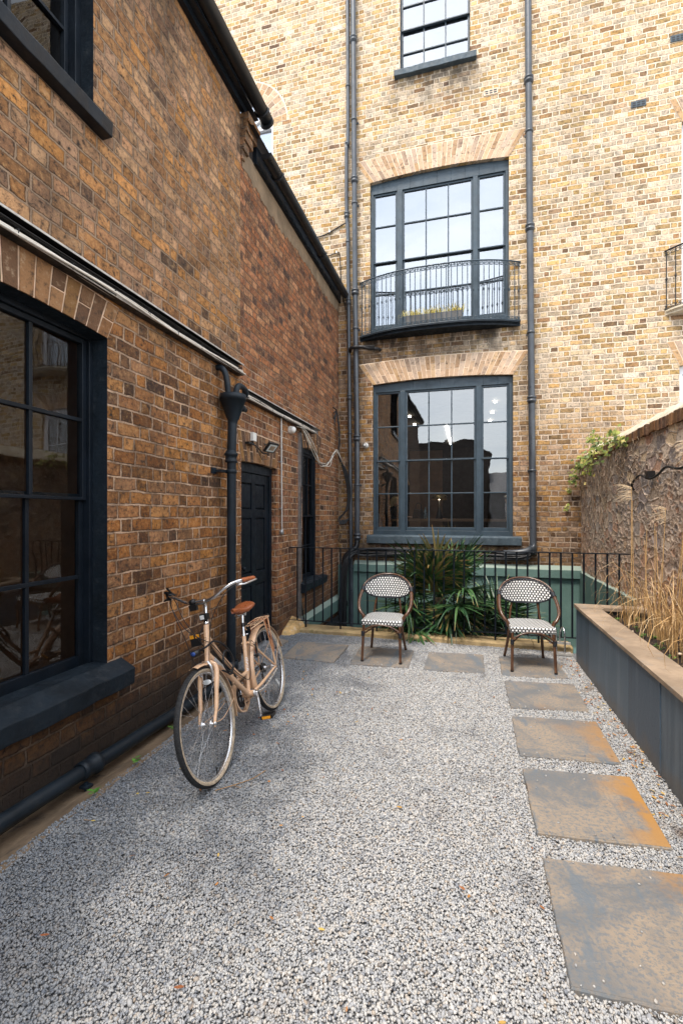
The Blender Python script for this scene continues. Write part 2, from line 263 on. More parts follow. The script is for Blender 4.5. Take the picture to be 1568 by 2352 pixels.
def glass_mat(name,refl,tint=(.75,.8,.8),wob=.004):
    g=NG(name); p=g.pos(); nb=g.bump(g.noise(p,1.7,2.,.5),wob*6,.6)
    gl=g.n('ShaderNodeBsdfGlossy'); gl.inputs['Roughness'].default_value=.01; gl.inputs['Color'].default_value=(.95,.97,1,1); g.set(gl.inputs['Normal'],nb)
    tr=g.n('ShaderNodeBsdfTransparent'); tr.inputs['Color'].default_value=(*tint,1)
    fr=g.n('ShaderNodeFresnel'); fr.inputs['IOR'].default_value=1.5
    f=g.ma('ADD',g.ma('MULTIPLY',fr.outputs[0],.5),refl,clamp=True)
    ms=g.n('ShaderNodeMixShader'); g.set(ms.inputs[0],f); g.t.links.new(tr.outputs[0],ms.inputs[1]); g.t.links.new(gl.outputs[0],ms.inputs[2]); g.t.links.new(ms.outputs[0],g.out.inputs[0]); return g.m
M['glass_low']=glass_mat('ground_floor_glass',.24,wob=.0006)
M['glass_up']=glass_mat('first_floor_glass',.42,(.8,.85,.85),.0006)
M['glass_side']=glass_mat('side_window_glass',.035,wob=.0008)
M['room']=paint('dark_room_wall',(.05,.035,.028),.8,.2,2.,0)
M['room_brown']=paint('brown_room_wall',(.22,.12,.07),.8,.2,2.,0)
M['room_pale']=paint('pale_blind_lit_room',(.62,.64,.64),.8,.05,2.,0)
def emit(name,col,s):
    g=NG(name); return g.done((.8,.8,.8),.5,emis=col,es=s)
M['lamp_on']=emit('warm_lamp_glow',(1,.82,.6),30.)
M['lamp_spot']=emit('bright_spot_glow',(1,.88,.7),25.)
M['lamp_strip']=emit('white_lamp_glow',(1,.95,.88),10.)
M['brass']=paint('aged_brass',(.42,.27,.11),.3,.2,8.,0,metal=.7)
# chair
def weave_mat():
    g=NG('black_and_white_weave'); uvn=g.n('ShaderNodeUVMap'); u,v,_=g.sep(uvn.outputs[0])
    pu,pv=.0350,.0255
    r=g.ma('FLOOR',g.ma('DIVIDE',v,pv)); fv=g.ma('FRACT',g.ma('DIVIDE',v,pv)); fu=g.ma('FRACT',g.ma('ADD',g.ma('DIVIDE',u,pu),g.ma('MULTIPLY',g.ma('PINGPONG',r,1.),.5)))
    a=g.ma('ABSOLUTE',g.ma('SUBTRACT',fu,.5)); b=g.ma('ABSOLUTE',g.ma('SUBTRACT',fv,.5))
    m=g.ma('MULTIPLY',g.rng(a,.33,.29),g.rng(b,.38,.34)); 
    c=g.mix(m,(.012,.014,.02),(.86,.86,.84)); return g.done(c,.45,g.bump(m,.003,.8),spec=.4)
M['weave']=weave_mat()
M['navy_cord']=paint('navy_cord_binding',(.012,.015,.022),.5,.3,60.,.002,160.)
def rattan():
    g=NG('varnished_rattan'); p=g.n('ShaderNodeTexCoord').outputs['Object']; n=g.noise(g.vmul(p,(40,40,5)),2.,4.,.6); c=g.ramp(n,[(.3,(.03,.012,.007)),(.5,(.085,.036,.017)),(.7,(.20,.095,.045))])
    return g.done(c,.3,g.bump(n,.001,.5),coat=.3)
M['rattan']=rattan()
# bicycle
M['bike']=paint('peach_bicycle_paint',(.70,.45,.28),.25,.05,9.,0,coat=.5)
M['tyre']=paint('black_tyre_rubber',(.018,.019,.021),.75,.3,40.,.002,180.)
M['sidewall']=paint('cream_tyre_wall',(.46,.37,.27),.7,.3,22.,.001,90.,dirt=(.2,.16,.12))
M['saddle']=paint('tan_saddle_vinyl',(.30,.085,.028),.32,.2,12.,.0008,90.)
M['amber']=paint('amber_reflector',(.85,.36,.03),.25,.15,80.,0)
M['red']=paint('red_lens',(.35,.02,.02),.2,.1,30.,0)
M['clearref']=paint('clear_reflector',(.7,.72,.72),.15,.1,60.,0,spec=.8)
M['orange_strap']=paint('orange_elastic_strap',(.45,.13,.03),.5,.2,60.,.001,200.)
M['silver_band']=paint('silver_tape',(.62,.62,.62),.35,.1,20.,0,metal=.4)
M['blue']=paint('blue_lock_cap',(.03,.08,.3),.4,.2,20.,0)
def leafmat(name,stops,tip,rough=.45,t0=.90,t1=1.12):
    g=NG(name); a=g.n('ShaderNodeAttribute'); a.attribute_name='rnd'; b=g.n('ShaderNodeAttribute'); b.attribute_name='tt'
    c=g.ramp(a.outputs['Fac'],stops); c=g.mix(g.rng(g.ma('ADD',b.outputs['Fac'],g.ma('MULTIPLY',g.ma('SUBTRACT',a.outputs['Fac'],.5),.28)),t0,t1),c,tip)
    m=g.done(c,rough,spec=.4); return m
M['palm']=leafmat('palm_leaf',[(0,(.020,.06,.026)),(.4,(.035,.09,.035)),(.75,(.06,.135,.045)),(.93,(.12,.20,.07)),(1,(.3,.22,.09))],(.42,.24,.08),.38)
M['drygrass']=leafmat('dry_grass',[(0,(.34,.19,.07)),(.4,(.55,.34,.14)),(.75,(.70,.48,.24)),(.95,(.78,.6,.36)),(1,(.12,.16,.05))],(.66,.45,.24),.6)
M['plume']=leafmat('dry_plume',[(0,(.6,.44,.26)),(1,(.78,.62,.42))],(.8,.66,.48),.8)
M['ivy']=leafmat('ivy_leaf',[(0,(.06,.10,.02)),(.4,(.14,.19,.035)),(.8,(.30,.31,.06)),(1,(.42,.32,.10))],(.4,.4,.1),.5,2.,3.)
M['weed']=leafmat('green_weed',[(0,(.06,.20,.03)),(1,(.16,.36,.06))],(.2,.4,.1),.5,2.,3.)
M['twig']=paint('bare_vine_stem',(.24,.17,.11),.9,.4,20.,.002)
M['yellowgrass']=leafmat('yellow_grass',[(0,(.5,.42,.08)),(1,(.75,.62,.16))],(.7,.5,.3),.6)
M['deadleaf']=leafmat('dead_leaf',[(0,(.25,.08,.03)),(.5,(.45,.2,.06)),(1,(.55,.4,.1))],(.3,.2,.1),.7,2.,3.)
M['skin']=paint('skin',(.55,.32,.22),.5,.05,9.,0)
M['hair']=paint('blonde_hair',(.38,.24,.12),.6,.3,60.,.003,120.)
M['darkcloth']=paint('black_cloth',(.01,.01,.012),.8,.2,9.,0)
M['greycloth']=paint('grey_cloth',(.22,.24,.26),.85,.3,60.,0)
M['steelblue']=paint('brushed_steel_bottle',(.22,.27,.3),.3,.1,9.,0,metal=.5)
M['browndoor']=paint('varnished_brown_door',(.09,.035,.012),.5,.3,3.,0)
# ------------------------------------------------ mesh helpers
class MB:
    def __init__(s): s.v=[]; s.f=[]; s.mi=[]; s.sm=[]; s.uv={}; s.attr={}
    def add(s,vs,fs,mi=0,smooth=False,**at):
        b=len(s.v); s.v+= [tuple(v) for v in vs]; s.f+=[tuple(b+i for i in f) for f in fs]; s.mi+=[mi]*len(fs); s.sm+=[smooth]*len(fs)
        for k,val in at.items():
            a=s.attr.setdefault(k,{})
            for i in range(len(vs)): a[b+i]=val[i] if isinstance(val,(list,tuple)) else val
        return b
    def hexa(s,c,mi=0): s.add(c,[(0,3,2,1),(4,5,6,7),(0,1,5,4),(1,2,6,5),(2,3,7,6),(3,0,4,7)],mi)
    def box(s,x0,y0,z0,x1,y1,z1,mi=0): s.hexa([(x0,y0,z0),(x1,y0,z0),(x1,y1,z0),(x0,y1,z0),(x0,y0,z1),(x1,y0,z1),(x1,y1,z1),(x0,y1,z1)],mi)
    def obox(s,c,ax,ay,az,mi=0):
        c,ax,ay,az=map(Vector,(c,ax,ay,az)); s.hexa([c-ax-ay-az,c+ax-ay-az,c+ax+ay-az,c-ax+ay-az,c-ax-ay+az,c+ax-ay+az,c+ax+ay+az,c-ax+ay+az],mi)
    def quad(s,a,b,c,d,mi=0): s.add([a,b,c,d],[(0,1,2,3)],mi)
    def tube(s,pts,r,n=8,mi=0,closed=False,caps=True,**at):
        pts=[Vector(p) for p in pts]; m=len(pts); rs=r if isinstance(r,(list,tuple)) else [r]*m
        tg=[]
        for i in range(m):
            a=pts[(i-1)%m] if (closed or i>0) else pts[i]; b=pts[(i+1)%m] if (closed or i<m-1) else pts[i]
            t=(b-a); tg.append(t.normalized() if t.length>1e-9 else Vector((0,0,1)))
        ref=Vector((0,0,1)) if abs(tg[0].z)<.9 else Vector((1,0,0))
        nx=(ref-tg[0]*ref.dot(tg[0])).normalized(); vs=[]
        for i in range(m):
            nx=(nx-tg[i]*nx.dot(tg[i])).normalized(); ny=tg[i].cross(nx)
            for k in range(n):
                a=2*PI*k/n; vs.append(pts[i]+(nx*math.cos(a)+ny*math.sin(a))*rs[i])
        fs=[]
        for i in range(m if closed else m-1):
            j=(i+1)%m
            for k in range(n): fs.append((i*n+k,i*n+(k+1)%n,j*n+(k+1)%n,j*n+k))
        s.add(vs,fs,mi,True,**at)
        if caps and not closed:
            b=len(s.v); s.add([vs[k] for k in range(n)],[tuple(range(n))[::-1]],mi,**at); s.add([vs[(m-1)*n+k] for k in range(n)],[tuple(range(n))],mi,**at)
    def lathe(s,prof,org,axis=(0,0,1),n=20,mi=0):
        org=Vector(org); ax=Vector(axis).normalized(); ref=Vector((1,0,0)) if abs(ax.x)<.9 else Vector((0,1,0)); e1=(ref-ax*ref.dot(ax)).normalized(); e2=ax.cross(e1)
        vs=[org+ax*h+(e1*math.cos(2*PI*k/n)+e2*math.sin(2*PI*k/n))*r for r,h in prof for k in range(n)]
        fs=[(i*n+k,i*n+(k+1)%n,(i+1)*n+(k+1)%n,(i+1)*n+k) for i in range(len(prof)-1) for k in range(n)]
        s.add(vs,fs,mi,True)
    def strip(s,pts,wd,side,mi=0,**at):   # flat ribbon; wd list of half widths, side vector(s)
        vs=[]
        for i,p in enumerate(pts):
            p=Vector(p); sd_=Vector(side[i] if isinstance(side,list) else side)*wd[i]; vs+= [p-sd_,p+sd_]
        m=len(pts); s.add(vs,[(2*i,2*i+1,2*i+3,2*i+2) for i in range(m-1)],mi,False,**at)
    def build(s,name,mat,parent=None,uvs=None,bevel=0.,wn=False):
        me=bpy.data.meshes.new(name); base=Vector((0,0,0)); p=parent
        while p is not None: base+=p.location; p=p.parent
        if getattr(s,'local',False) or (parent is not None and parent.get('_local')): base=Vector((0,0,0))
        vs=[tuple(Vector(v)-base) for v in s.v] if base.length else s.v
        me.from_pydata(vs,[],s.f)
        for mm in (mat if isinstance(mat,(list,tuple)) else [mat]): me.materials.append(M[mm] if isinstance(mm,str) else mm)
        me.polygons.foreach_set('material_index',s.mi); me.polygons.foreach_set('use_smooth',s.sm)
        for k,a in s.attr.items():
            at=me.attributes.new(k,'FLOAT','POINT'); arr=np.zeros(len(s.v),dtype=np.float32)
            for i,val in a.items(): arr[i]=val
            at.data.foreach_set('value',arr)
        if uvs:
            ul=me.uv_layers.new(name='UVMap')
            for l in me.loops: ul.data[l.index].uv=uvs[l.vertex_index]
        me.update(); o=bpy.data.objects.new(name,me); COL.objects.link(o)
        if parent is not None:
            o.parent=parent
            if parent.get('_local'): o['_local']=1
        if bevel:
            b=o.modifiers.new('bevel','BEVEL'); b.width=bevel; b.segments=2; b.limit_method='ANGLE'; b.angle_limit=R(40)
        return o
def tag(o,label=None,cat=None,group=None,kind=None):
    if label: o['label']=label
    if cat: o['category']=cat
    if group: o['group']=group
    if kind: o['kind']=kind
    return o
def thing(name,label,cat,loc=(0,0,0),group=None,local=False):
    o=bpy.data.objects.new(name,None); COL.objects.link(o); o.location=loc; o.empty_display_size=.1
    if local: o['_local']=1
    return tag(o,label,cat,group)
def copy_tree(o,parent=None):
    c=o.copy(); COL.objects.link(c); c.parent=parent
    for ch in list(o.children): copy_tree(ch,c)
    return c
def bez(p0,p1,p2,p3,n=10):
    p0,p1,p2,p3=map(Vector,(p0,p1,p2,p3)); return [p0*(1-t)**3+p1*3*t*(1-t)**2+p2*3*t*t*(1-t)+p3*t**3 for t in [i/n for i in range(n+1)]]
def smooth(pts,n=6,closed=False):
    P=[Vector(p) for p in pts]; out=[]; m=len(P)
    rngi=range(m if closed else m-1)
    for i in rngi:
        a=P[(i-1)%m] if (closed or i>0) else P[0]*2-P[1]; b=P[i]; c=P[(i+1)%m]; d=P[(i+2)%m] if (closed or i<m-2) else P[-1]*2-P[-2]
        for k in range(n):
            t=k/n; out.append(.5*((2*b)+(c-a)*t+(2*a-5*b+4*c-d)*t*t+(3*b-a-3*c+d)*t**3))
    if not closed: out.append(P[-1])
    return out
# ================================================= STRUCTURE
YB_=8.7; XL=-2.45; XR=1.86
FB=lambda u,v,d:(u,YB_+d,v)
FL=lambda u,v,d:(XL-d,u,v)
def ub(mb,F,u0,u1,v0,v1,d0,d1,mi=0): mb.hexa([F(u0,v0,d0),F(u1,v0,d0),F(u1,v0,d1),F(u0,v0,d1),F(u0,v1,d0),F(u1,v1,d0),F(u1,v1,d1),F(u0,v1,d1)],mi)
def hof(o,u):   # head height of an opening at u
    t=(u-o['u0'])/(o['u1']-o['u0'])*2-1
    if o.get('round'): rad=(o['u1']-o['u0'])/2; return o['v1']+rad*math.sqrt(max(0,1-t*t))
    return o['v1']+o.get('rise',0)*(1-t*t)
def wall(mb,F,u0,u1,v0,v1,ops,depth=.12,reveal=True,du=None):
    us={u0,u1}
    for o in ops:
        n=16 if o.get('round') else (10 if o.get('rise') else 1)
        for i in range(n+1): us.add(o['u0']+(o['u1']-o['u0'])*i/n)
    us=sorted(us)
    for a,b in zip(us[:-1],us[1:]):
        m=(a+b)/2; act=sorted([o for o in ops if o['u0']<m<o['u1']],key=lambda o:o['v0']); lo=(v0,v0)
        for o in act:
            if o['v0']>lo[0]+1e-6: mb.quad(F(a,lo[0],0),F(b,lo[1],0),F(b,o['v0'],0),F(a,o['v0'],0))
            lo=(hof(o,a),hof(o,b))
            if reveal: mb.quad(F(a,lo[0],0),F(b,lo[1],0),F(b,lo[1],o.get('d',depth)),F(a,lo[0],o.get('d',depth)))
        mb.quad(F(a,lo[0],0),F(b,lo[1],0),F(b,v1,0),F(a,v1,0))
    if reveal:
        for o in ops:
            d=o.get('d',depth)
            for u in (o['u0'],o['u1']): mb.quad(F(u,o['v0'],0),F(u,o['v1'],0),F(u,o['v1'],d),F(u,o['v0'],d))
            mb.quad(F(o['u0'],o['v0'],0),F(o['u1'],o['v0'],0),F(o['u1'],o['v0'],d),F(o['u0'],o['v0'],d))
def arch(parent,F,o,h,K,n,mat,mort,name='brick_arch',splay=1.,seed=1,gap=.013):
    rnd=random.Random(seed); mb=MB(); mo=MB(); uc=(o['u0']+o['u1'])/2; vc=o['v1']-K
    def low(t): u=o['u0']+(o['u1']-o['u0'])*t; return u,hof(o,u)
    def P(t,k):
        u,v=low(t); dx=u-uc; dy=v-vc; L=math.hypot(dx,dy)
        vv=v+k*h*1.0; uu=u+dx/dy*(vv-v)*splay; return uu,vv
    for i in range(n):
        t0=i/n; t1=(i+1)/n; g=gap/2/(o['u1']-o['u0'])
        cuts=[0,.36,1.] if i%2 else [0,.64,1.]
        if h<.3: cuts=[0,.5,1.] if i%2 and rnd.random()<.6 else [0,1.]
        for a,b in zip(cuts[:-1],cuts[1:]):
            a2=a+.012/h*.5 if a>0 else -.0; b2=b-.012/h*.5
            j=rnd.uniform(0,.004); c=[P(t0+g,a2),P(t1-g,a2),P(t1-g,b2),P(t0+g,b2)]
            dz=-.006-rnd.random()*.004
            mb.hexa([F(*c[0],dz),F(*c[1],dz),F(*c[1],.02),F(*c[0],.02),F(*c[3],dz),F(*c[2],dz),F(*c[2],.02),F(*c[3],.02)])
        p=[P(t0,-.0),P(t1,-.0),P(t1,1.02),P(t0,1.02)]; mo.quad(*[F(*q,-.003) for q in p])
    a=mb.build(name,mat,parent); m=mo.build('arch_mortar',mort,a); return a
def sash_window(parent,F,o,secs,rows,fmat,gmat,fd=(.09,.16),head=.1,meet=None,sill=None,sillmat=None,bar=.022,glassd=None,bottom=.06,name='window'):
    """o opening; secs = list of (g0,g1,[bars]) sashes; rows = z values bottom..top of the glass with bars; meet = meeting rail z"""
    d0,d1=fd; fr=MB(); z0,z1=rows[0],rows[-1]; edges=[o['u0']]+[x for s in secs for x in (s[0],s[1])]+[o['u1']]
    st=.035
    # outer jambs and mullions
    for i in range(0,len(edges),2):
        a,b=edges[i],edges[i+1]; a2=a if i==0 else a+st; b2=b if i==len(edges)-2 else b-st
        if b2-a2>.01: ub(fr,F,a2,b2,o['v0'],z1+st+.001,d0-.02,d1+.03)
    # head, filled up to the curved soffit
    n=10
    for i in range(n):
        a=o['u0']+(o['u1']-o['u0'])*i/n; b=o['u0']+(o['u1']-o['u0'])*(i+1)/n; ha,hb=hof(o,a),hof(o,b); lo=z1+st
        fr.hexa([F(a,lo,d0-.02),F(b,lo,d0-.02),F(b,lo,d1+.03),F(a,lo,d1+.03),F(a,ha,d0-.02),F(b,hb,d0-.02),F(b,hb,d1+.03),F(a,ha,d1+.03)])
    ub(fr,F,o['u0'],o['u1'],o['v0'],z0-bottom-.002,d0-.018,d1+.04)
    w_=fr.build(name,fmat,parent,bevel=.004)
    for g0,g1,bars in secs:
        for half in (0,1):
            zs=[z for z in rows if (z<=meet+1e-6 if half==0 else z>=meet-1e-6)]; mb=MB(); da=d0+.005 if half else d0+.035; db=da+.04
            lo=zs[0]-(bottom if half==0 else .022); hi=zs[-1]+(st if half else .022)
            ub(mb,F,g0-st,g0,lo,hi,da,db); ub(mb,F,g1,g1+st,lo,hi,da,db)
            ub(mb,F,g0,g1,lo,zs[0]+(0 if half==0 else .0),da,db); ub(mb,F,g0,g1,zs[-1],hi,da,db)
            for u in bars: ub(mb,F,u-bar/2,u+bar/2,zs[0],zs[-1],da+.006,db-.008)
            for z in zs[1:-1]: ub(mb,F,g0,g1,z-bar/2,z+bar/2,da+.003,db-.01)
            mb.build('sash',fmat,w_,bevel=.003)
            gm=MB(); gd=db-.014; gm.quad(F(g0,zs[0],gd),F(g1,zs[0],gd),F(g1,zs[-1],gd),F(g0,zs[-1],gd)); gm.build('glass_pane',gmat,w_)
    if sill:
        s=MB(); u0,u1,v0,v1,v2,pr=sill   # v1 top at the outer edge, v2 top at the wall, pr projection
        n=14
        rnd=random.Random(int(u0*100)); pts=[]
        for i in range(n+1):
            u=u0+(u1-u0)*i/n; j=rnd.uniform(-.004,.004); k=rnd.uniform(-.005,.005); pts.append([F(u,v0+j,-pr+.006+k),F(u,v0,.05),F(u,v2,d0),F(u,v2-.002,-.004),F(u,v1+j,-pr+k)])
        vs=[p for q in pts for p in q]; fs=[(i*5+k,i*5+(k+1)%5,(i+1)*5+(k+1)%5,(i+1)*5+k) for i in range(n) for k in range(5)]+[tuple(range(5)),tuple(range(n*5,n*5+5))]
        s.add(vs,fs); s.build('sill',sillmat or fmat,w_,bevel=.006)
    return w_
def room(parent,x0,y0,z0,x1,y1,z1,mat,openside):
    mb=MB(); c=[(x0,y0,z0),(x1,y0,z0),(x1,y1,z0),(x0,y1,z0),(x0,y0,z1),(x1,y0,z1),(x1,y1,z1),(x0,y1,z1)]
    F_={'-z':(0,1,2,3),'+z':(4,5,6,7),'-y':(0,1,5,4),'+x':(1,2,6,5),'+y':(2,3,7,6),'-x':(3,0,4,7)}
    mb.add(c,[f for k,f in F_.items() if k!=openside]); return mb.build('room_interior',mat,parent)
# ---- ground
mb=MB(); Z=-.018
for (x0,y0,x1,y1) in ((-2.09,-60,60,6.05),(-2.45,4.45,-2.09,6.05),(-60,-60,-2.45,8.7),(1.86,6.05,60,60),(-60,8.7,1.86,60),(-2.45,-60,-2.09,-8)): mb.quad((x0,y0,Z),(x1,y0,Z),(x1,y1,Z),(x0,y1,Z))
tag(mb.build('ground','under'),kind='structure')
mb=MB(); n=60
rnd=random.Random(4); pr=[]
for i in range(n+1):
    y=-8+12.5*i/n; e=-2.085+rnd.uniform(-.018,.018); t=max(0,min(1,(4.45-y)/.5)); pr.append([(XL,y,-.10),(-2.30,y,-.085+rnd.uniform(-.006,.006)),(-2.16,y,-.012+rnd.uniform(-.008,.008)),(e,y,.004),(e+.01,y,-.05)])
vs=[p for q in pr for p in q]; mb.add(vs,[(i*5+k,i*5+k+1,(i+1)*5+k+1,(i+1)*5+k) for i in range(n) for k in range(4)],0,True); mb.box(XL,4.45,-.12,-2.09,4.47,-.02)
tag(mb.build('concrete_footing','concrete'),kind='structure')
mb=MB(); mb.quad((XL-.2,6.2,-2.6),(XR+.2,6.2,-2.6),(XR+.2,8.8,-2.6),(XL-.2,8.8,-2.6)); tag(mb.build('light_well_floor','concrete'),kind='structure')
mb=MB(); mb.quad((XL,6.27,-2.6),(XR,6.27,-2.6),(XR,6.27,0),(XL,6.27,0)); tag(mb.build('light_well_wall','green'),kind='structure')
# kerb of separate sandstone lengths
rnd=random.Random(9); mb=MB(); x=-2.3
for L_ in (.95,1.1,1.02,.98,.2):
    x2=min(x+L_,1.2); n=8; top=rnd.uniform(.055,.066); vs=[]
    for i in range(n+1):
        u=x+(x2-x-.008)*i/n; a=rnd.uniform(-.007,.007); b=rnd.uniform(-.005,.005); vs+=[(u,6.02+a,-.05),(u,6.022+a,top-.018+b),(u,6.045+a,top+b),(u,6.29,top+b*.5),(u,6.29,-.05)]
    mb.add(vs,[(i*5+k,i*5+(k+1)%5,(i+1)*5+(k+1)%5,(i+1)*5+k) for i in range(n) for k in range(5)]+[tuple(range(5)),tuple(range(n*5,n*5+5))]); x=x2
tag(mb.build('kerb_strip','kerb',bevel=.006),kind='structure')
# ---- town house at the back
house=thing('brick_house','tall yellow brick house across the back of the yard with green painted basement wall','house',(0,8.7,0))
oL=dict(u0=-1.77,u1=.765,v0=1.245,v1=4.12,rise=.055); oU=dict(u0=-1.82,u1=.695,v0=5.05,v1=8.0,rise=.06); o2=dict(u0=-1.245,u1=.03,v0=9.95,v1=11.95,rise=.05)
oS=dict(u0=-5.17,u1=-3.83,v0=7.6,v1=9.6,round=True); oR=dict(u0=3.34,u1=4.6,v0=5.0,v1=8.02,rise=.04); oR2=dict(u0=3.31,u1=4.6,v0=1.2,v1=4.06,rise=.04)
mb=MB(); wall(mb,FB,-9,9,.66,14,[oL,oU,o2,oS,oR,oR2],.12); mb.box(-9,19.3,.0,9,19.31,14); mb.box(-9,8.705,13.99,9,19.3,14); mb.box(-9.01,8.705,0,-9,19.3,14); mb.box(9,8.705,0,9.01,19.3,14)
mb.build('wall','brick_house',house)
od=dict(u0=-1.62,u1=-1.25,v0=-2.6,v1=-.25); od2=dict(u0=.1,u1=.75,v0=-1.5,v1=-.05)
mb=MB(); wall(mb,lambda u,v,d:(u,8.68+d,v),-2.6,1.95,-2.6,.66,[od,od2],.15)
mb.build('basement_wall','green',house)
mb=MB(); n=24; rnd=random.Random(2); vs=[]
for i in range(n+1):
    u=-2.12+3.98*i/n; j=rnd.uniform(-.004,.004); vs+=[(u,8.62+j,.545),(u,8.618+j,.685+j),(u,8.69,.755),(u,8.7,.545)]
mb.add(vs,[(i*4+k,i*4+(k+1)%4,(i+1)*4+(k+1)%4,(i+1)*4+k) for i in range(n) for k in range(4)]+[(0,1,2,3),tuple(range(n*4,n*4+4))]); mb.build('plinth_band','green',house)
mb=MB(); mb.box(-1.62,8.80,-2.6,-1.42,8.84,-.25); mb.build('basement_door','browndoor',house)
mb=MB(); mb.box(-1.42,8.82,-2.6,-1.25,8.86,-.25); mb.build('basement_window','black',house)
mb=MB(); mb.box(.1,8.82,-1.5,.75,8.86,-.05); mb.build('basement_window','black',house)
arch(house,FB,oL,.40,1.9,32,'vous_pale','mortar_pale',seed=3); arch(house,FB,oU,.44,1.9,32,'vous_pale','mortar_pale',seed=4); arch(house,FB,o2,.36,1.4,16,'vous_pale','mortar_pale',seed=5); arch(house,FB,oR,.4,1.4,16,'vous_pale','mortar_pale',seed=6); arch(house,FB,oR2,.4,1.4,16,'vous_pale','mortar_pale',seed=7)
mb=MB(); mo=MB(); uc,vc=-4.5,9.6
for i in range(20):
    a0=PI*i/20+.013; a1=PI*(i+1)/20-.013
    for r0,r1 in ((.68,.80),(.812,.97)) if i%2 else ((.68,.86),(.872,.97)):
        c=[(uc+r*math.cos(a),vc+r*math.sin(a)) for r,a in ((r0,a0),(r0,a1),(r1,a1),(r1,a0))]; mb.hexa([FB(*q,-.006) for q in c]+[FB(*q,.02) for q in c])
    b0=PI*i/20; b1=PI*(i+1)/20; c=[(uc+r*math.cos(a),vc+r*math.sin(a)) for r,a in ((.672,b0),(.672,b1),(1.0,b1),(1.0,b0))]; mo.quad(*[FB(*q,-.003) for q in c])
a_=mb.build('brick_arch','vous_pale',house); mo.build('arch_mortar','mortar_pale',a_)
rowsL=[1.396,2.036,2.671,3.317,3.95]; rowsU=[5.30,5.892,6.51,7.187,7.78]
sash_window(house,FB,oL,[(-1.69,-1.29,[]),(-1.12,.10,[-.717,-.30]),(.265,.665,[])],rowsL,'slate_paint','glass_low',meet=2.671,sill=(-1.867,.90,1.09,1.225,1.25,.09),sillmat='slate_stone')
sash_window(house,FB,oU,[(-1.735,-1.345,[]),(-1.175,.045,[-.768,-.36]),(.20,.605,[])],rowsU,'slate_paint','glass_up',meet=6.51)
sash_window(house,FB,o2,[(-1.20,-.015,[-.81,-.41])],[10.0,10.44,10.87,11.31,11.75],'slate_paint','glass_up',meet=10.87,sill=(-1.344,.14,9.86,9.965,9.975,.10),sillmat='slate_stone')
sash_window(house,FB,oR,[(3.44,4.5,[3.8,4.15])],[5.1,5.7,6.4,7.1,7.85],'white_paint','glass_up',meet=6.4)
sash_window(house,FB,oR2,[(3.41,4.5,[3.78,4.14])],[1.4,2.0,2.6,3.3,3.9],'white_paint','glass_low',meet=2.6)
# arched stair window
mb=MB(); R1=.67
for i in range(16):
    a0=PI*i/16; a1=PI*(i+1)/16; c=[(uc+r*math.cos(a),vc+r*math.sin(a)) for r,a in ((R1-.06,a0),(R1-.06,a1),(R1,a1),(R1,a0))]; mb.hexa([FB(*q,.06) for q in c]+[FB(*q,.14) for q in c])
ub(mb,FB,-5.17,-5.11,7.6,9.6,.06,.14); ub(mb,FB,-3.89,-3.83,7.6,9.6,.06,.14); ub(mb,FB,-5.11,-3.89,9.57,9.64,.062,.138); ub(mb,FB,-5.11,-3.89,8.7,8.74,.062,.13); ub(mb,FB,-4.52,-4.48,7.6,9.57,.068,.128)
for k in range(1,6):
    a=PI*k/6; mb.obox(FB(uc+.32*math.cos(a),vc+.02+.32*math.sin(a),.1),(.3*math.cos(a),0,.3*math.sin(a)),(-.012*math.sin(a),0,.012*math.cos(a)),(0,.025,0))
sw=mb.build('window','white_paint',house,bevel=.003)
mb=MB(); ub(mb,FB,-5.12,-3.88,7.6,9.6,.115,.118); mb.add([FB(uc,vc,.115)]+[FB(uc+.62*math.cos(PI*i/16),vc+.62*math.sin(PI*i/16),.115) for i in range(17)],[(0,i,i+1) for i in range(1,17)]); mb.build('glass_pane','glass_up',sw)
mb=MB(); mb.box(-5.2,9.2,7.5,-3.8,9.22,10.4); mb.build('blind','room_pale',house)
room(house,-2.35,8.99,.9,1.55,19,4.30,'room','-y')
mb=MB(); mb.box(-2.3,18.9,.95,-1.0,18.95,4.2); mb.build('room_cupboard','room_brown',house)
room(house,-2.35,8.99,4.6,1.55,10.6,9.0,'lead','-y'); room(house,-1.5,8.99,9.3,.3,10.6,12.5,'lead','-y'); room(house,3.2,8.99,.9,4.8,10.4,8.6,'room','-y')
def disc(mb,c,r,nn=14):
    mb.lathe([(r,0),(r,.02),(r*1.25,.03)],c,(0,0,-1),nn)
    mb.add([Vector(c)+Vector((r*math.cos(2*PI*i/nn),r*math.sin(2*PI*i/nn),-.012)) for i in range(nn)],[tuple(range(nn))])
for (x,y,z) in ((.61,11.4,4.29),(.60,12.55,4.29),(.59,13.65,4.29),(-1.53,12.5,4.29),(-1.52,13.65,4.29)):
    mb=MB(); disc(mb,(x,y,z),.03); tag(mb.build('ceiling_light','lamp_spot'),['round recessed ceiling light nearest the glass behind the right lower pane','small round ceiling light in the middle of the right pane row','small round ceiling light deepest in the room behind the right pane','round ceiling light behind the top left of the middle lower sash','small ceiling light deep behind the left of the middle lower sash'][[.61,.60,.59,-1.53,-1.52].index(x)],'ceiling light',group='ceiling lights inside the ground floor room')
mb=MB(); mb.box(-.67,14.1,4.26,-.60,17.9,4.285); tag(mb.build('strip_light','lamp_strip'),'long white strip light on the ceiling behind the lower window','strip light')
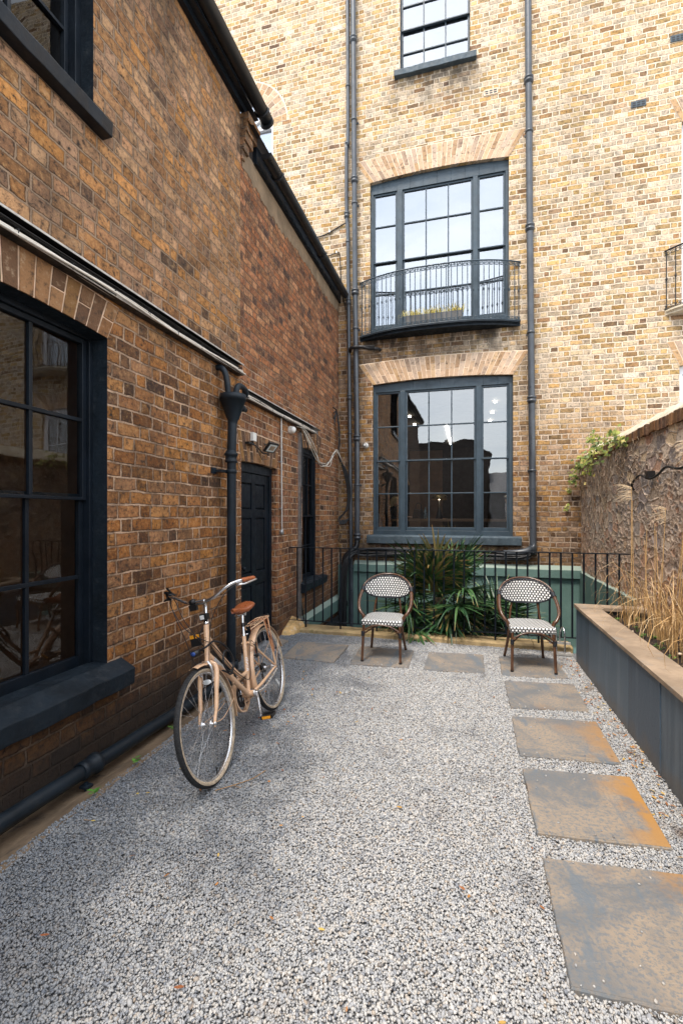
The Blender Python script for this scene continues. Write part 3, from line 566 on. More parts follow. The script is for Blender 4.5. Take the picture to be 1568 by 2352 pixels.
# balcony of the first floor window : bowed
def balcony(parent,xa,xb,z0,z1,dep,yfl,slabmat,railmat,nb,seed=0,proj=.0):
    def P(t,off=0.):
        u=xa+(xb-xa)*t; s_=2*t-1; d=dep*(1-abs(s_)**2.6)+off; return u,YB_-max(d,.0)
    sl=MB(); n=36; outl=[P(i/n,.04) for i in range(n+1)]; outl[0]=(xa,YB_+.02); outl[-1]=(xb,YB_+.02)
    for (za,zb,ins) in ((z0-.080,z0-.032,.05),(z0-.030,z0,.0),(z0-.045,z0-.0305,.03)):
        pts=[(x_+( .0),min(YB_,y_+ins)) for x_,y_ in outl]; m=len(pts)
        vs=[(x_,y_,za) for x_,y_ in pts]+[(x_,y_,zb) for x_,y_ in pts]; sl.add(vs,[(i,i+1,m+i+1,m+i) for i in range(m-1)]+[tuple(range(m)),tuple(range(m,2*m))])
    bal=sl.build('balcony',slabmat,parent)
    rl=MB(); top=[(*P(i/n),z1) for i in range(n+1)]; rl.tube(top,.014,6); rl.tube([(a,b,z0+.012) for a,b,_ in top],.011,6); rl.build('hand_rail',railmat,bal)
    for k in range(nb):
        t=.012+(.976)*k/(nb-1)
        # even spacing along the bow
        L_=[0]; ts=[i/200 for i in range(201)]
        for i in range(200):
            p,q=P(ts[i]),P(ts[i+1]); L_.append(L_[-1]+math.hypot(p[0]-q[0],p[1]-q[1]))
        tgt=L_[-1]*t; i=next(i for i in range(201) if L_[i]>=tgt); tt=ts[i]
        x_,y_=P(tt); q=P(min(1,tt+.01)); q0=P(max(0,tt-.01)); tv=Vector((q[0]-q0[0],q[1]-q0[1],0)).normalized()
        b=MB(); c0=Vector((x_,y_,0)); b.tube([c0+Vector((0,0,z0)),c0+Vector((0,0,z1))],.0075,5)
        zm=z0+(z1-z0)*.52; b.lathe([(.006,-.03),(.016,-.018),(.010,-.008),(.021,.0),(.010,.008),(.016,.018),(.006,.03)],c0+Vector((0,0,zm)),n=6)
        for sg in (-1,1):
            for zz,dr in ((z1,-1),(z0,1)):
                pts=[]
                for j in range(13):
                    u=j/12
                    if u<.45: w_=u/.45; pts.append(c0+tv*sg*(.046*(1-math.cos(w_*PI/2)))*1.0+Vector((0,0,zz+dr*(.125-.115*math.sin(w_*PI/2)))))
                r_=.0
                # arch from the bar, then a scroll curling back
                cx_=.05; pts=[c0+Vector((0,0,zz+dr*.13))]
                for j in range(1,7): a=j/6*PI/2; pts.append(c0+tv*sg*(.046*math.sin(a)*.55)+Vector((0,0,zz+dr*(.13-.112*math.sin(a)))))
                sc_=c0+tv*sg*.032+Vector((0,0,zz+dr*.05))
                pts=[c0+Vector((0,0,zz+dr*.012))]
                for j in range(15):
                    a=-PI/2+j/14*PI*2.6; rr=.040*(1-j/14*.68); pts.append(sc_+tv*sg*rr*math.cos(a)+Vector((0,0,-dr*rr*math.sin(a)*-1)))
                b.tube(pts,.005,4,caps=False)
        b.build('baluster',railmat,bal)
    return bal
balcony(house,-2.02,.885,5.05,6.10,.31,0,'navy_stone','slate_paint',33)
balcony(house,3.10,4.95,4.98,5.95,.42,0,'coping','black',17)
# ---- left : near building and lower extension
near=thing('brick_building','taller brown brick building on the left with big dark sash windows','building',(XL,2,0))
oN=dict(u0=1.36,u1=2.70,v0=.56,v1=2.885,rise=.03,d=.19); oN2=dict(u0=1.27,u1=2.575,v0=4.41,v1=5.98,rise=.02,d=.17)
oN3=dict(u0=-2.2,u1=-.9,v0=.56,v1=2.885,rise=.03,d=.19)
mb=MB(); wall(mb,FL,-6.3,-.8,-.12,6.14,[oN3]); mb.build('rear_wall','brick_dark',near)
mb=MB(); wall(mb,FL,-.8,4.667,-.12,6.14,[oN,oN2]); gm_=MB(); gm_.quad((XL,-6.3,-.1),(-7,-6.3,-.1),(-7,-6.3,7.5),(XL,-6.3,6.14)); gm_.build('gable_wall','brick_dark',near); gm_=MB(); gm_.quad((XL-.001,4.667,5.0),(-7,4.667,5.0),(-7,4.667,8),(XL-.001,4.667,6.14)); gm_.build('gable_wall','brick_near',near)
for k,(y,z) in enumerate(((.07,5.62),(.13,5.72),(.19,5.82),(.25,5.92),(.30,6.02))): mb.box(XL-.12,4.667,z,XL+.022+.02*k,4.667+y,z+.098)
mb.build('wall','brick_near',near)
for o in (oN,oN3): arch(near,FL,o,.255,1.6,14,'vous_brown','mortar_brown',seed=8+int(o['u0']))
rowsN=[.654,1.207,1.767,2.303,2.836]
for o,sh in ((oN,0),(oN3,-3.58)):
    sash_window(near,FL,o,[(1.47+sh+0,2.63+sh,[1.855+sh,2.242+sh])],rowsN,'navy','glass_side',fd=(.14,.20),meet=1.767,sill=(1.2+sh,2.837+sh,.42,.535,.60,.125),sillmat='navy_stone',bar=.026,bottom=.075)
sash_window(near,FL,oN2,[(1.37,2.49,[1.74,2.11])],[4.50,4.9,5.25,5.6,5.93],'navy','glass_side',fd=(.12,.18),meet=5.25,sill=(1.17,2.66,4.245,4.345,4.40,.09),sillmat='navy',bar=.024)
for o in (oN,oN3,oN2):  # painted reveals
    mb=MB(); d=o['d']; e=.003
    for u,sgn in ((o['u0'],1),(o['u1'],-1)): mb.quad(FL(u+e*sgn,o['v0'],-.002),FL(u+e*sgn,o['v1']+.01,-.002),FL(u+e*sgn,o['v1']+.01,d),FL(u+e*sgn,o['v0'],d))
    for i in range(8):
        a=o['u0']+(o['u1']-o['u0'])*i/8; b=o['u0']+(o['u1']-o['u0'])*(i+1)/8; mb.quad(FL(a,hof(o,a)-e,-.002),FL(b,hof(o,b)-e,-.002),FL(b,hof(o,b)-e,d),FL(a,hof(o,a)-e,d))
    mb.build('painted_reveal','navy_stone',near)
room(near,-4.6,.9,.1,-2.70,3.2,3.3,'room_brown','+x'); room(near,-4.6,-2.6,.1,-2.70,-.5,3.3,'room_brown','+x'); room(near,-4.6,.9,4.1,-2.70,3.2,6.1,'room','+x')
mb=MB(); mb.box(XL+.001,-6.3,6.135,XL+.05,4.86,6.36); mb.build('fascia','navy',near)
def gutter(mb,x,z,y0,y1,r=.065):
    n=8; ys=[y0,y1]
    for rr,fl in ((r,0),(r-.004,1)):
        vs=[(x+rr*math.cos(PI+PI*k/n),y,z+rr*math.sin(PI+PI*k/n)) for y in ys for k in range(n+1)]; mb.add(vs,[(k,k+1,n+2+k,n+1+k) for k in range(n)],0,True)
    for y in ys: mb.add([(x+r*math.cos(PI+PI*k/n),y,z+r*math.sin(PI+PI*k/n)) for k in range(n+1)],[tuple(range(n+1))])
    for j in range(int((y1-y0)/1.8)+1):
        yy=y0+.35+j*1.8
        if yy+.05<y1: mb.tube([(x+(r+.006)*math.cos(PI+PI*k/n),yy,z+(r+.006)*math.sin(PI+PI*k/n)) for k in range(n+1)],.014,5)
mb=MB(); gutter(mb,-2.275,6.27,-6.3,4.99,.075); mb.tube([(-2.275,4.97,6.24),(-2.275,5.0,6.235)],.086,14); mb.box(XL+.05,-6.3,6.2,-2.34,4.9,6.21); mb.build('gutter','pipe',near)
mb=MB(); mb.add([(-2.3,-6.5,6.37),(-2.3,4.8,6.37),(-7,4.8,9.0),(-7,-6.5,9.0)],[(0,1,2,3)]); mb.build('roof','slate_roof',near)
ext=thing('brick_extension','lower red brown brick wing on the left with a black panelled door','building',(XL,6,0))
oD=dict(u0=4.69,u1=5.66,v0=-.05,v1=2.245,rise=.012,d=.11); oW=dict(u0=6.66,u1=7.50,v0=.57,v1=2.66,rise=.04,d=.13)
mb=MB(); wall(mb,FL,4.667,8.7,-.2,5.5,[oD,oW]); mb.quad((XL,4.667,5.5),(XL,8.7,5.5),(XL,8.7,5.79),(XL,4.667,5.79)); mb.quad((XL,6.25,-2.6),(XL,8.7,-2.6),(XL,8.7,-.2),(XL,6.25,-.2)); mb.build('wall','brick_ext',ext)
rnd=random.Random(5); mb=MB(); n=90; vs=[]
for i in range(n+1):
    y=4.70+4.0*i/n; vs+=[(XL+.006,y,5.50+.04*i/n*1.5+rnd.uniform(-.035,.035)+.03*math.sin(y*3)),(XL+.012,y,5.78)]
mb.add(vs,[(2*i,2*i+1,2*i+3,2*i+2) for i in range(n)]); mb.build('render_band','render_tan',ext)
arch(ext,FL,oD,.34,1.5,13,'vous_brown','mortar_brown',seed=21); arch(ext,FL,oW,.3,1.3,12,'vous_brown','mortar_brown',seed=22)
mb=MB(); mb.box(XL+.001,4.97,5.77,XL+.05,8.7,5.98); mb.build('fascia','navy',ext)
mb=MB(); gutter(mb,-2.285,5.87,4.98,8.6,.07); mb.build('gutter','pipe',ext)
mb=MB(); mb.quad((-2.3,4.7,5.98),(-2.3,8.69,5.98),(-7,8.69,8.2),(-7,4.7,8.2)); mb.build('roof','slate_roof',ext)
# door
mb=MB(); D0,D1=4.69,5.66
ub(mb,FL,D0,D0+.06,-.05,2.24,.06,.12); ub(mb,FL,D1-.06,D1,-.05,2.24,.06,.12); ub(mb,FL,D0+.06,D1-.06,2.14,2.27,.06,.12)
fr_=mb.build('door_frame','navy',ext,bevel=.004)
mb=MB(); da=.085; a,b=D0+.062,D1-.062; m=(a+b)/2
st=.10; ub(mb,FL,a,a+st,.02,2.138,da,da+.04); ub(mb,FL,b-st,b,.02,2.138,da,da+.04); ub(mb,FL,m-.05,m+.05,.02,2.138,da+.0005,da+.0395)
zr=[(.02,.22),(.78,.93),(1.60,1.70),(2.02,2.138)]
for z0,z1 in zr: ub(mb,FL,a+st,m-.05,z0,z1,da+.001,da+.039); ub(mb,FL,m+.05,b-st,z0,z1,da+.001,da+.039)
ub(mb,FL,a,b,.02,2.138,da+.025,da+.034)
dr=mb.build('door','navy',ext,bevel=.003)
for (z0,z1) in ((.22,.78),(.93,1.60),(1.70,2.02)):
    for (u0,u1) in ((a+st,m-.05),(m+.05,b-st)):
        p_=MB(); g_=.025; p_.hexa([FL(u0+g_,z0+g_,da+.008),FL(u1-g_,z0+g_,da+.008),FL(u1-g_*.3,z0+g_*.3,da+.026),FL(u0+g_*.3,z0+g_*.3,da+.026),FL(u0+g_,z1-g_,da+.008),FL(u1-g_,z1-g_,da+.008),FL(u1-g_*.3,z1-g_*.3,da+.026),FL(u0+g_*.3,z1-g_*.3,da+.026)]); p_.build('door_panel','navy',dr)
mb=MB(); mb.lathe([(0,0),(.02,.0),(.02,.012),(.009,.014),(.009,.04),(.024,.05),(.028,.065),(.02,.08),(0,.084)],FL(a+.05,1.02,da),(1,0,0),12); mb.build('door_knob','navy',dr)
mb=MB(); mb.box(-4,4.5,-.1,-3.98,6,2.4); mb.build('hall_wall','black',ext)
sash_window(ext,FL,oW,[(6.745,7.415,[6.965,7.19])],[.66,1.13,1.62,2.12,2.58],'navy','glass_side',fd=(.09,.14),meet=1.62,sill=(6.5,7.68,.47,.58,.61,.10),sillmat='navy_stone',bar=.02)
room(ext,-4.2,6.3,.2,-2.62,7.9,3.,'room','+x')
mb=MB(); vs=[]
for y in (6.28,8.62): vs+=[(XL+.07,y,-.19),(XL+.07,y,.02),(XL+.0,y,.085),(XL,y,-.19)]
mb.add(vs,[(0,1,5,4),(1,2,6,5),(3,0,4,7),(0,1,2,3)]); mb.build('plinth_band','green',ext)
# ---- stone wall on the right
sw_=thing('stone_wall','old rubble stone boundary wall on the right with cream mortar coping','wall',(XR,4,0))
mb=MB(); ny,nz=330,150; y0,y1,z0,z1=1.9,8.69,-.05,2.56
ys=[y0+(y1-y0)*i/ny for i in range(ny+1)]; zs=[z0+(z1-z0)*j/nz for j in range(nz+1)]
mb.add([(XR,y,z) for y in ys for z in zs],[(i*(nz+1)+j,(i+1)*(nz+1)+j,(i+1)*(nz+1)+j+1,i*(nz+1)+j+1) for i in range(ny) for j in range(nz)],0,True)
mb.build('rubble_face','rubble',sw_)
mb=MB(); ys=[-8+9.9*i/60 for i in range(61)]; zs=[-.05+2.51*j/16 for j in range(17)]
mb.add([(XR,y,z) for y in ys for z in zs],[(i*17+j,(i+1)*17+j,(i+1)*17+j+1,i*17+j+1) for i in range(60) for j in range(16)],0,True)
mb.add([(XR+.45,-8,0),(XR+.45,8.69,0),(XR+.45,8.69,2.6),(XR+.45,-8,2.6)],[(0,1,2,3)]); mb.build('rubble_face','rubble',sw_)
rnd=random.Random(12); mb=MB(); y=1.0
while y<8.6:   # brick on edge under the coping
    wd=rnd.uniform(.062,.08); zt=2.60+rnd.uniform(-.008,.004); x0=XR-.03+rnd.uniform(-.015,.012); mb.box(x0,y,2.50+rnd.uniform(-.02,.01),XR+.2,y+wd-.012,zt); y+=wd
mb.build('brick_course','vous_brown',sw_)
mb=MB(); n=110; vs=[]
for i in range(n+1):
    y=-8+16.69*i/n; j=lambda a:rnd.uniform(-a,a); vs+=[(XR+.0,y,2.55),(XR-.005+j(.01),y,2.605+j(.008)),(XR+.06+j(.01),y,2.66+j(.012)),(XR+.20,y,2.78+j(.012)),(XR+.30,y,2.79),(XR+.46,y,2.6)]
mb.add(vs,[(i*6+k,i*6+k+1,(i+1)*6+k+1,(i+1)*6+k) for i in range(n) for k in range(5)],0,True); mb.build('coping','coping',sw_)
mb=MB(); n=60; rnd=random.Random(3); vs=[]
for i in range(n+1):
    y=6.0+2.69*i/n; t=.665+rnd.uniform(-.01,.01); vs+=[(XR-.035,y,-2.6),(XR-.035,y,t-.01),(XR+.01,y,t+.015)]
mb.add(vs,[(i*3+k,i*3+k+1,(i+1)*3+k+1,(i+1)*3+k) for i in range(n) for k in range(2)]); mb.build('painted_base','green',sw_)
# ---- buildings behind the camera, seen only in the window glass
b1=thing('rear_house','dark brick gabled house behind the viewer','house',(-1,-13,0))
mb=MB(); mb.add([(-3.5,-13,0),(1.2,-13,0),(1.2,-13,5.4),(.4,-13,6.3),(-3.5,-13,6.3),(-3.5,-22,0),(1.2,-22,0),(1.2,-22,5.4),(.4,-22,6.3),(-3.5,-22,6.3)],[(0,1,2,3,4),(1,6,7,2),(5,6,7,8,9),(0,5,9,4)]); mb.build('wall','reflect_dark',b1)
mb=MB(); mb.quad((1.25,-12.9,5.38),(1.25,-22,5.38),(.4,-22,6.35),(.4,-12.9,6.35)); mb.quad((-3.5,-12.9,6.35),(.4,-12.9,6.35),(.4,-22,6.35),(-3.5,-22,6.35)); mb.build('roof','slate_roof',b1)
b2=thing('rendered_outbuilding','low grey rendered building with slate roof behind the viewer','building',(4,-10,0))
mb=MB(); mb.box(1.3,-17,0,7.5,-10.5,2.9); mb.build('wall','grey_render',b2)
mb=MB(); mb.add([(1.2,-10.4,2.85),(7.6,-10.4,3.3),(7.6,-13.7,4.9),(1.2,-13.7,4.3),(7.6,-17,3.2),(1.2,-17,2.9)],[(0,1,2,3),(3,2,4,5)]); mb.build('roof','slate_roof',b2)
for x in (2.0,3.9):
    mb=MB(); mb.box(x,-10.49,1.5,x+1.0,-10.44,2.3); w_=mb.build('window','white_paint',b2); mb=MB(); mb.box(x+.06,-10.44,1.56,x+.47,-10.43,2.24); mb.box(x+.53,-10.44,1.56,x+.94,-10.43,2.24); mb.build('pane','black',w_)
# ================================================= FIXTURES ON THE WALLS
def downpipe(name,label,pts,r,collars,mat,group=None,brackets=(),cat='drainpipe'):
    t=thing(name,label,cat,pts[0],group); mb=MB(); mb.tube(smooth(pts,5) if len(pts)>3 else pts,r,14); p=mb.build('pipe',mat,t)
    P=[Vector(q) for q in pts]
    def at(z):
        for a,b in zip(P[:-1],P[1:]):
            if min(a.z,b.z)<=z<=max(a.z,b.z) and abs(a.z-b.z)>1e-6: return a.lerp(b,(z-a.z)/(b.z-a.z))
        return P[0]
    for z in collars:
        c=at(z); mb=MB(); mb.lathe([(r,-.07),(r*1.18,-.068),(r*1.2,-.045),(r*1.42,-.04),(r*1.42,-.02),(r*1.2,-.015),(r*1.2,.015),(r*1.42,.02),(r*1.42,.045),(r*1.1,.05),(r,.055)],c,(0,0,1),18); mb.build('collar',mat,t)
    for z,dv in brackets:
        c=at(z); mb=MB(); mb.lathe([(r,-.018),(r*1.22,-.016),(r*1.22,.016),(r,.018)],c,(0,0,1),16); d=Vector(dv); mb.obox(c+d*.5,d*.5,Vector((d.y,-d.x,0)).normalized()*.022,(0,0,.012)); mb.obox(c+d*.96,d.normalized()*.006,Vector((d.y,-d.x,0)).normalized()*.07,(0,0,.018)); mb.build('bracket',mat,t)
    return t
bk=(0,.09,0)
downpipe('drainpipe','thin grey drainpipe on the house wall, left of the thicker pipe beside it',[(-2.25,8.62,12.5),(-2.236,8.62,9.05),(-2.264,8.62,8.7),(-2.262,8.62,7.4),(-2.24,8.62,7.1),(-2.227,8.62,5.76),(-2.20,8.62,3.1),(-2.17,8.62,.2),(-2.17,8.62,-2.5)],.036,[7.42,5.74,3.9],'pipe_lit',brackets=[(9.9,bk),(8.8,bk),(6.9,bk),(3.2,bk)],group='drainpipes on the yellow brick wall')
downpipe('drainpipe','thick grey drainpipe left of the big windows, with an elbow at its foot',[(-2.132,8.6,12.5),(-2.127,8.6,11.5),(-2.09,8.6,6.),(-2.054,8.6,3.1),(-2.048,8.6,1.12)],.050,[10.75,8.05,5.9,3.1,1.22],'pipe_lit',brackets=[(9.2,bk),(7.6,bk),(5.2,bk),(2.2,bk)],group='drainpipes on the yellow brick wall')
mb=MB(); mb.tube(smooth([(-2.048,8.58,1.14),(-2.06,8.56,1.02),(-2.16,8.52,.93),(-2.26,8.5,.82),(-2.28,8.5,.6),(-2.28,8.5,-.5),(-2.28,8.5,-2.5)],5),.05,14); mb.lathe([(.05,-.05),(.068,-.045),(.068,.045),(.05,.05)],(-2.28,8.5,.55),(0,0,1),16); mb.lathe([(.05,-.05),(.068,-.045),(.068,.045),(.05,.05)],(-2.28,8.5,-.05),(0,0,1),16)
tag(mb.build('waste_pipe','pipe'),'black waste pipe going down into the light well in the left corner','pipe')
downpipe('drainpipe','long grey drainpipe on the house wall right of the big windows',[(1.0,8.61,12.5),(1.0,8.61,10.6),(1.035,8.61,6.),(1.08,8.61,1.35),(1.08,8.6,1.12),(1.02,8.61,1.02),(.85,8.63,.97),(.6,8.64,.95)],.056,[9.2,6.63,3.64],'pipe_lit',brackets=[(8.3,bk),(4.8,bk),(2.4,bk)],group='drainpipes on the yellow brick wall')
mb=MB(); mb.tube(smooth([(-2.2,8.62,4.76),(-2.14,8.5,4.80),(-1.95,8.5,4.80),(-1.8,8.52,4.76),(-1.66,8.6,4.77),(-1.62,8.69,4.77)],6),.03,10)
for i in range(16): mb.lathe([(.03,-.006),(.036,0),(.03,.006)],(-2.08+.025*i,8.505,4.797-.003*max(0,i-8)),(1,0,0),10)
tag(mb.build('flexible_hose','rubber'),'short black corrugated hose running from the drainpipes into the brick wall','hose')
# cast iron downpipe with hopper on the left building
hp=thing('hopper_drainpipe','dark painted drainpipe with funnel hopper head on the left wall beside the door','drainpipe',(-2.33,4.243,0))
mb=MB(); mb.tube([(-2.315,4.243,2.62),(-2.325,4.243,2.26),(-2.33,4.243,0.07)],.047,18); mb.tube(smooth([(-2.33,4.243,.09),(-2.33,4.23,.02),(-2.335,4.14,-.03),(-2.34,4.0,-.035)],5),.058,16); mb.build('pipe','pipe_grey',hp)
mb=MB(); mb.lathe([(.045,2.57),(.05,2.60),(.062,2.615),(.125,2.80),(.132,2.80),(.132,2.86),(.118,2.86),(.11,2.80),(.05,2.63)],(-2.31,4.243,0),(0,0,1),26); mb.build('hopper_head','pipe_grey',hp)
mb=MB(); mb.lathe([(.047,2.17),(.062,2.172),(.064,2.19),(.056,2.195),(.056,2.235),(.064,2.24),(.070,2.255),(.064,2.27),(.056,2.275),(.056,2.29),(.047,2.295)],(-2.33,4.243,0),(0,0,1),20); mb.build('collar','pipe_grey',hp)
mb=MB(); mb.lathe([(.05,2.06),(.058,2.062),(.058,2.098),(.05,2.10)],(-2.33,4.243,0),(0,0,1),18); mb.box(-2.44,4.10,2.068,-2.36,4.23,2.092); mb.box(-2.449,4.05,2.05,-2.43,4.13,2.11); mb.build('bracket','pipe_grey',hp)
mb=MB(); mb.lathe([(.058,-.03),(.072,-.028),(.072,.05),(.058,.052)],(-2.33,4.243,.10),(0,0,1),18); mb.build('collar','pipe_grey',hp)
t=thing('branch_pipe','short bent pipe rising from the wall into the hopper head','pipe',(-2.34,4.2,2.8)); mb=MB(); mb.tube(smooth([(-2.47,4.17,3.13),(-2.40,4.17,3.12),(-2.355,4.18,3.05),(-2.34,4.195,2.9),(-2.335,4.2,2.72)],5),.030,12); mb.build('pipe','pipe_grey',t)
t=thing('branch_pipe','curved overflow pipe hooking from the right into the hopper head','pipe',(-2.3,4.35,2.8)); mb=MB(); mb.tube(smooth([(-2.30,4.28,2.75),(-2.30,4.29,2.90),(-2.305,4.36,2.985),(-2.32,4.52,2.99),(-2.35,4.60,2.95),(-2.43,4.60,2.93),(-2.47,4.60,2.93)],5),.030,12); mb.build('pipe','pipe_grey',t)
mb=MB(); mb.tube([(-2.36,4.30,2.80),(-2.36,4.62,2.79)],.026,10); mb.lathe([(.026,0),(.036,.0),(.036,.05),(.026,.05)],(-2.36,4.52,2.793),(0,1,0),12); mb.build('coupling','pipe_grey',t)
# drain pipe along the foot of the wall
dp=thing('ground_drainpipe','thick dark drain pipe lying along the foot of the left wall','pipe',(-2.34,3,0))
mb=MB(); P_=[(-2.33,-2,.09),(-2.335,1.8,.045),(-2.345,3.3,-.005),(-2.345,4.18,-.03)]; mb.tube(P_,.046,20); mb.build('pipe','pipe_grey',dp)
for y in (2.42,.6): mb=MB(); mb.lathe([(.046,-.07),(.056,-.068),(.058,-.04),(.056,-.035),(.056,.03),(.066,.035),(.066,.065),(.046,.07)],(-2.338,y,.03),(0,1,-.028),22); mb.build('collar','pipe_grey',dp); mb=MB(); mb.tube([(-2.30,y-.06,-.03),(-2.30,y-.06,-.085)],.012,8); mb.box(-2.33,y-.085,-.06,-2.27,y-.035,-.045); mb.build('bracket','pipe_grey',dp)
# cable trays
def tray(label,ya,yb,z0,z1,grp,extra=0):
    t=thing('cable_tray',label,'cable tray',(XL,ya,z0),grp); mb=MB(); x0=XL+.004
    mb.box(x0,ya,z0,x0+.004,yb,z1); mb.box(x0+.004,ya,z1-.004,x0+.075,yb,z1); mb.box(x0+.004,ya,z0,x0+.075,yb,z0+.004); mb.build('channel','rubber',t)
    mb=MB(); mb.box(x0+.075,ya,z1-.012,x0+.079,yb,z1+.001); mb.box(x0+.075,ya,z0-.001,x0+.079,yb,z0+.02); mb.build('channel_lip','galv_pale',t)
    rnd=random.Random(int(ya*10)+3)
    for k in range(7):
        mb=MB(); ph=rnd.uniform(0,6); bx=x0+.05+.006*k-.012*(k%3); r_=rnd.choice((.0075,.0085,.006)); n=int((yb-ya)*9); pts=[(bx+.008*math.sin(ph+i*.37),ya+(yb-ya)*i/n,z0+.012+(.015*(k%3))+.006*math.sin(ph*2+i*.45)) for i in range(n+1)]
        if k>=6 and extra: continue
        mb.tube(pts,r_,6); mb.build('cable','cable_white' if k!=3 else 'rubber',t)
    for k in range(4):
        mb=MB(); pts=[(x0+.018+.012*k,ya+(yb-ya)*i/12,z0+.075+.008*(k%2)+.004*math.sin(i*1.3+k)) for i in range(13)]; mb.tube(pts,.006,5); mb.build('cable','rubber',t)
    y=ya+.3
    while y<yb: mb=MB(); mb.tube([(x0+.086,y,z0+.0),(x0+.084,y+.003,z0+.04),(x0+.03,y+.01,z0+.052)],.0035,4); mb.build('cable_tie','rubber',t); y+=.36
    return t
tray('upper steel cable tray with cream cables, crossing the near brick wall above the window',-.5,4.60,3.165,3.285,'cable trays on the left wall')
tray('lower steel cable tray with cream cables, running past the floodlight toward the corner',4.70,7.05,2.935,3.045,'cable trays on the left wall')
mb=MB(); mb.box(XL+.001,7.05,2.92,XL+.006,7.42,3.05); mb.box(XL+.006,7.05,3.045,XL+.07,7.42,3.05); tag(mb.build('tray_end_bracket','galv'),'bare perforated steel bracket where the lower cable tray ends','bracket')
# conduit, strut, floodlight, cameras
t=thing('conduit','thin vertical steel conduit between the door and the narrow window','conduit',(XL,5.79,1.4)); mb=MB(); mb.tube([(XL+.025,5.775,2.94),(XL+.025,5.80,1.43)],.011,8); mb.build('tube','galv_pale',t)
mb=MB(); mb.lathe([(.033,0),(.036,.004),(.036,.035),(.03,.04),(0,.041)],(XL+.002,5.803,1.40),(1,0,0),16); mb.build('junction_box','galv',t)
for z in (2.35,1.72): mb=MB(); mb.box(XL+.001,5.755,z-.008,XL+.016,5.82,z+.008); mb.lathe([(.012,-.008),(.015,-.008),(.015,.008),(.012,.008)],(XL+.025,5.787,z),(0,0,1),10); mb.build('clip','galv',t)
mb=MB(); mb.box(XL+.002,6.47,.12,XL+.006,6.515,2.86); mb.box(XL+.006,6.47,.12,XL+.044,6.475,2.86); mb.box(XL+.006,6.51,.12,XL+.044,6.515,2.86); mb.hexa([(XL+.002,6.47,.08),(XL+.006,6.47,.08),(XL+.006,6.515,.12),(XL+.002,6.515,.12),(XL+.1,6.62,-.03),(XL+.104,6.62,-.03),(XL+.104,6.66,.02),(XL+.1,6.66,.02)]); mb.box(XL+.1,6.62,-.6,XL+.106,6.665,-.0)
tag(mb.build('strut_channel','galv'),'tall galvanised steel channel beside the narrow window','steel channel')
mb=MB(); 
for k in range(3): mb.tube(smooth([(XL+.03,6.50+.012*k,2.9),(XL+.035+.01*k,6.53,2.5),(XL+.03,6.51,1.7),(XL+.035,6.54,1.),(XL+.03,6.52,.4),(XL+.06,6.58+.01*k,.0),(XL+.08,6.66,-.6)],5),.008,5)
tag(mb.build('black_cables','rubber'),'black cables strapped down the galvanised steel channel','cable')
t=thing('floodlight','small black floodlight on a bracket over the door','floodlight',(XL,4.96,2.45))
mb=MB(); c=Vector((-2.265,5.09,2.44)); ax=Vector((.25,.97,0)).normalized(); nn=Vector((.55,-.15,-.55)).normalized(); nn=(nn-ax*nn.dot(ax)).normalized(); up=ax.cross(nn); mb.obox(c,ax*.088,up*.068,nn*.014); mb.obox(c-nn*.024,ax*.06,up*.045,nn*.012); mb.build('housing','black',t,bevel=.004)
mb=MB(); mb.obox(c+nn*.0155,ax*.068,up*.050,nn*.001); mb.build('lens','clearref',t); mb=MB(); mb.obox(c+nn*.0172,ax*.045,up*.03,nn*.0006); mb.build('led_panel','sandstone',t)
mb=MB(); mb.tube([(XL,4.86,2.47),(-2.37,4.9,2.44),(-2.34,5.0,2.37),(-2.30,5.08,2.36)],.008,6); mb.tube([c-ax*.09,c-ax*.09-nn*.05,c+ax*.09-nn*.05,c+ax*.09],.006,6); mb.tube([(XL+.02,4.92,2.5),(-2.36,4.9,2.40),(-2.33,4.98,2.28),(-2.30,5.06,2.30),(-2.31,5.08,2.4)],.004,5); mb.box(XL+.0,4.76,2.445,XL+.06,4.90,2.47); mb.build('bracket','black',t)
mb=MB(); mb.box(XL+.001,4.90,2.50,XL+.045,4.99,2.60); mb.build('junction_box','white_plastic',t,bevel=.004)
def dome(label,loc,out,look,grp):
    t=thing('security_camera',label,'security camera',loc,grp); o=Vector(out); c=Vector(loc); mb=MB(); mb.lathe([(.052,0),(.055,.008),(.055,.03),(.048,.04)],c,o,20); mb.build('base','white_plastic',t)
    mb=MB(); cc=c+o*.055; mb.lathe([(.049*math.sin(PI*i/12),-.049*math.cos(PI*i/12)) for i in range(1,12)]+[(0,.049)],cc,o,20); mb.build('dome','white_plastic',t)
    l=Vector(look).normalized(); mb=MB(); mb.lathe([(.0,.0),(.034,.0),(.036,-.006),(.036,-.02)][::-1],cc+l*.040,l,18); mb.build('lens','black',t)
    mb=MB(); mb.lathe([(0,.002),(.011,.002),(.012,0)],cc+l*.0405,l,12); mb.build('lens_ring','clearref',t)
dome('white dome security camera on the left wall by the end of the cable tray',(-2.44,6.12,2.84),(.9,-.25,-.1),(.55,.62,-.25),'white dome cameras')
dome('white dome security camera on the back wall beside the lower window',(-1.90,8.70,2.96),(0,-1,0),(-.2,-1,.06),'white dome cameras')
t=thing('loose_cables','tangle of cream cables drooping over the narrow window to the corner pipes','cable',(XL,7,2.8)); rnd=random.Random(8)
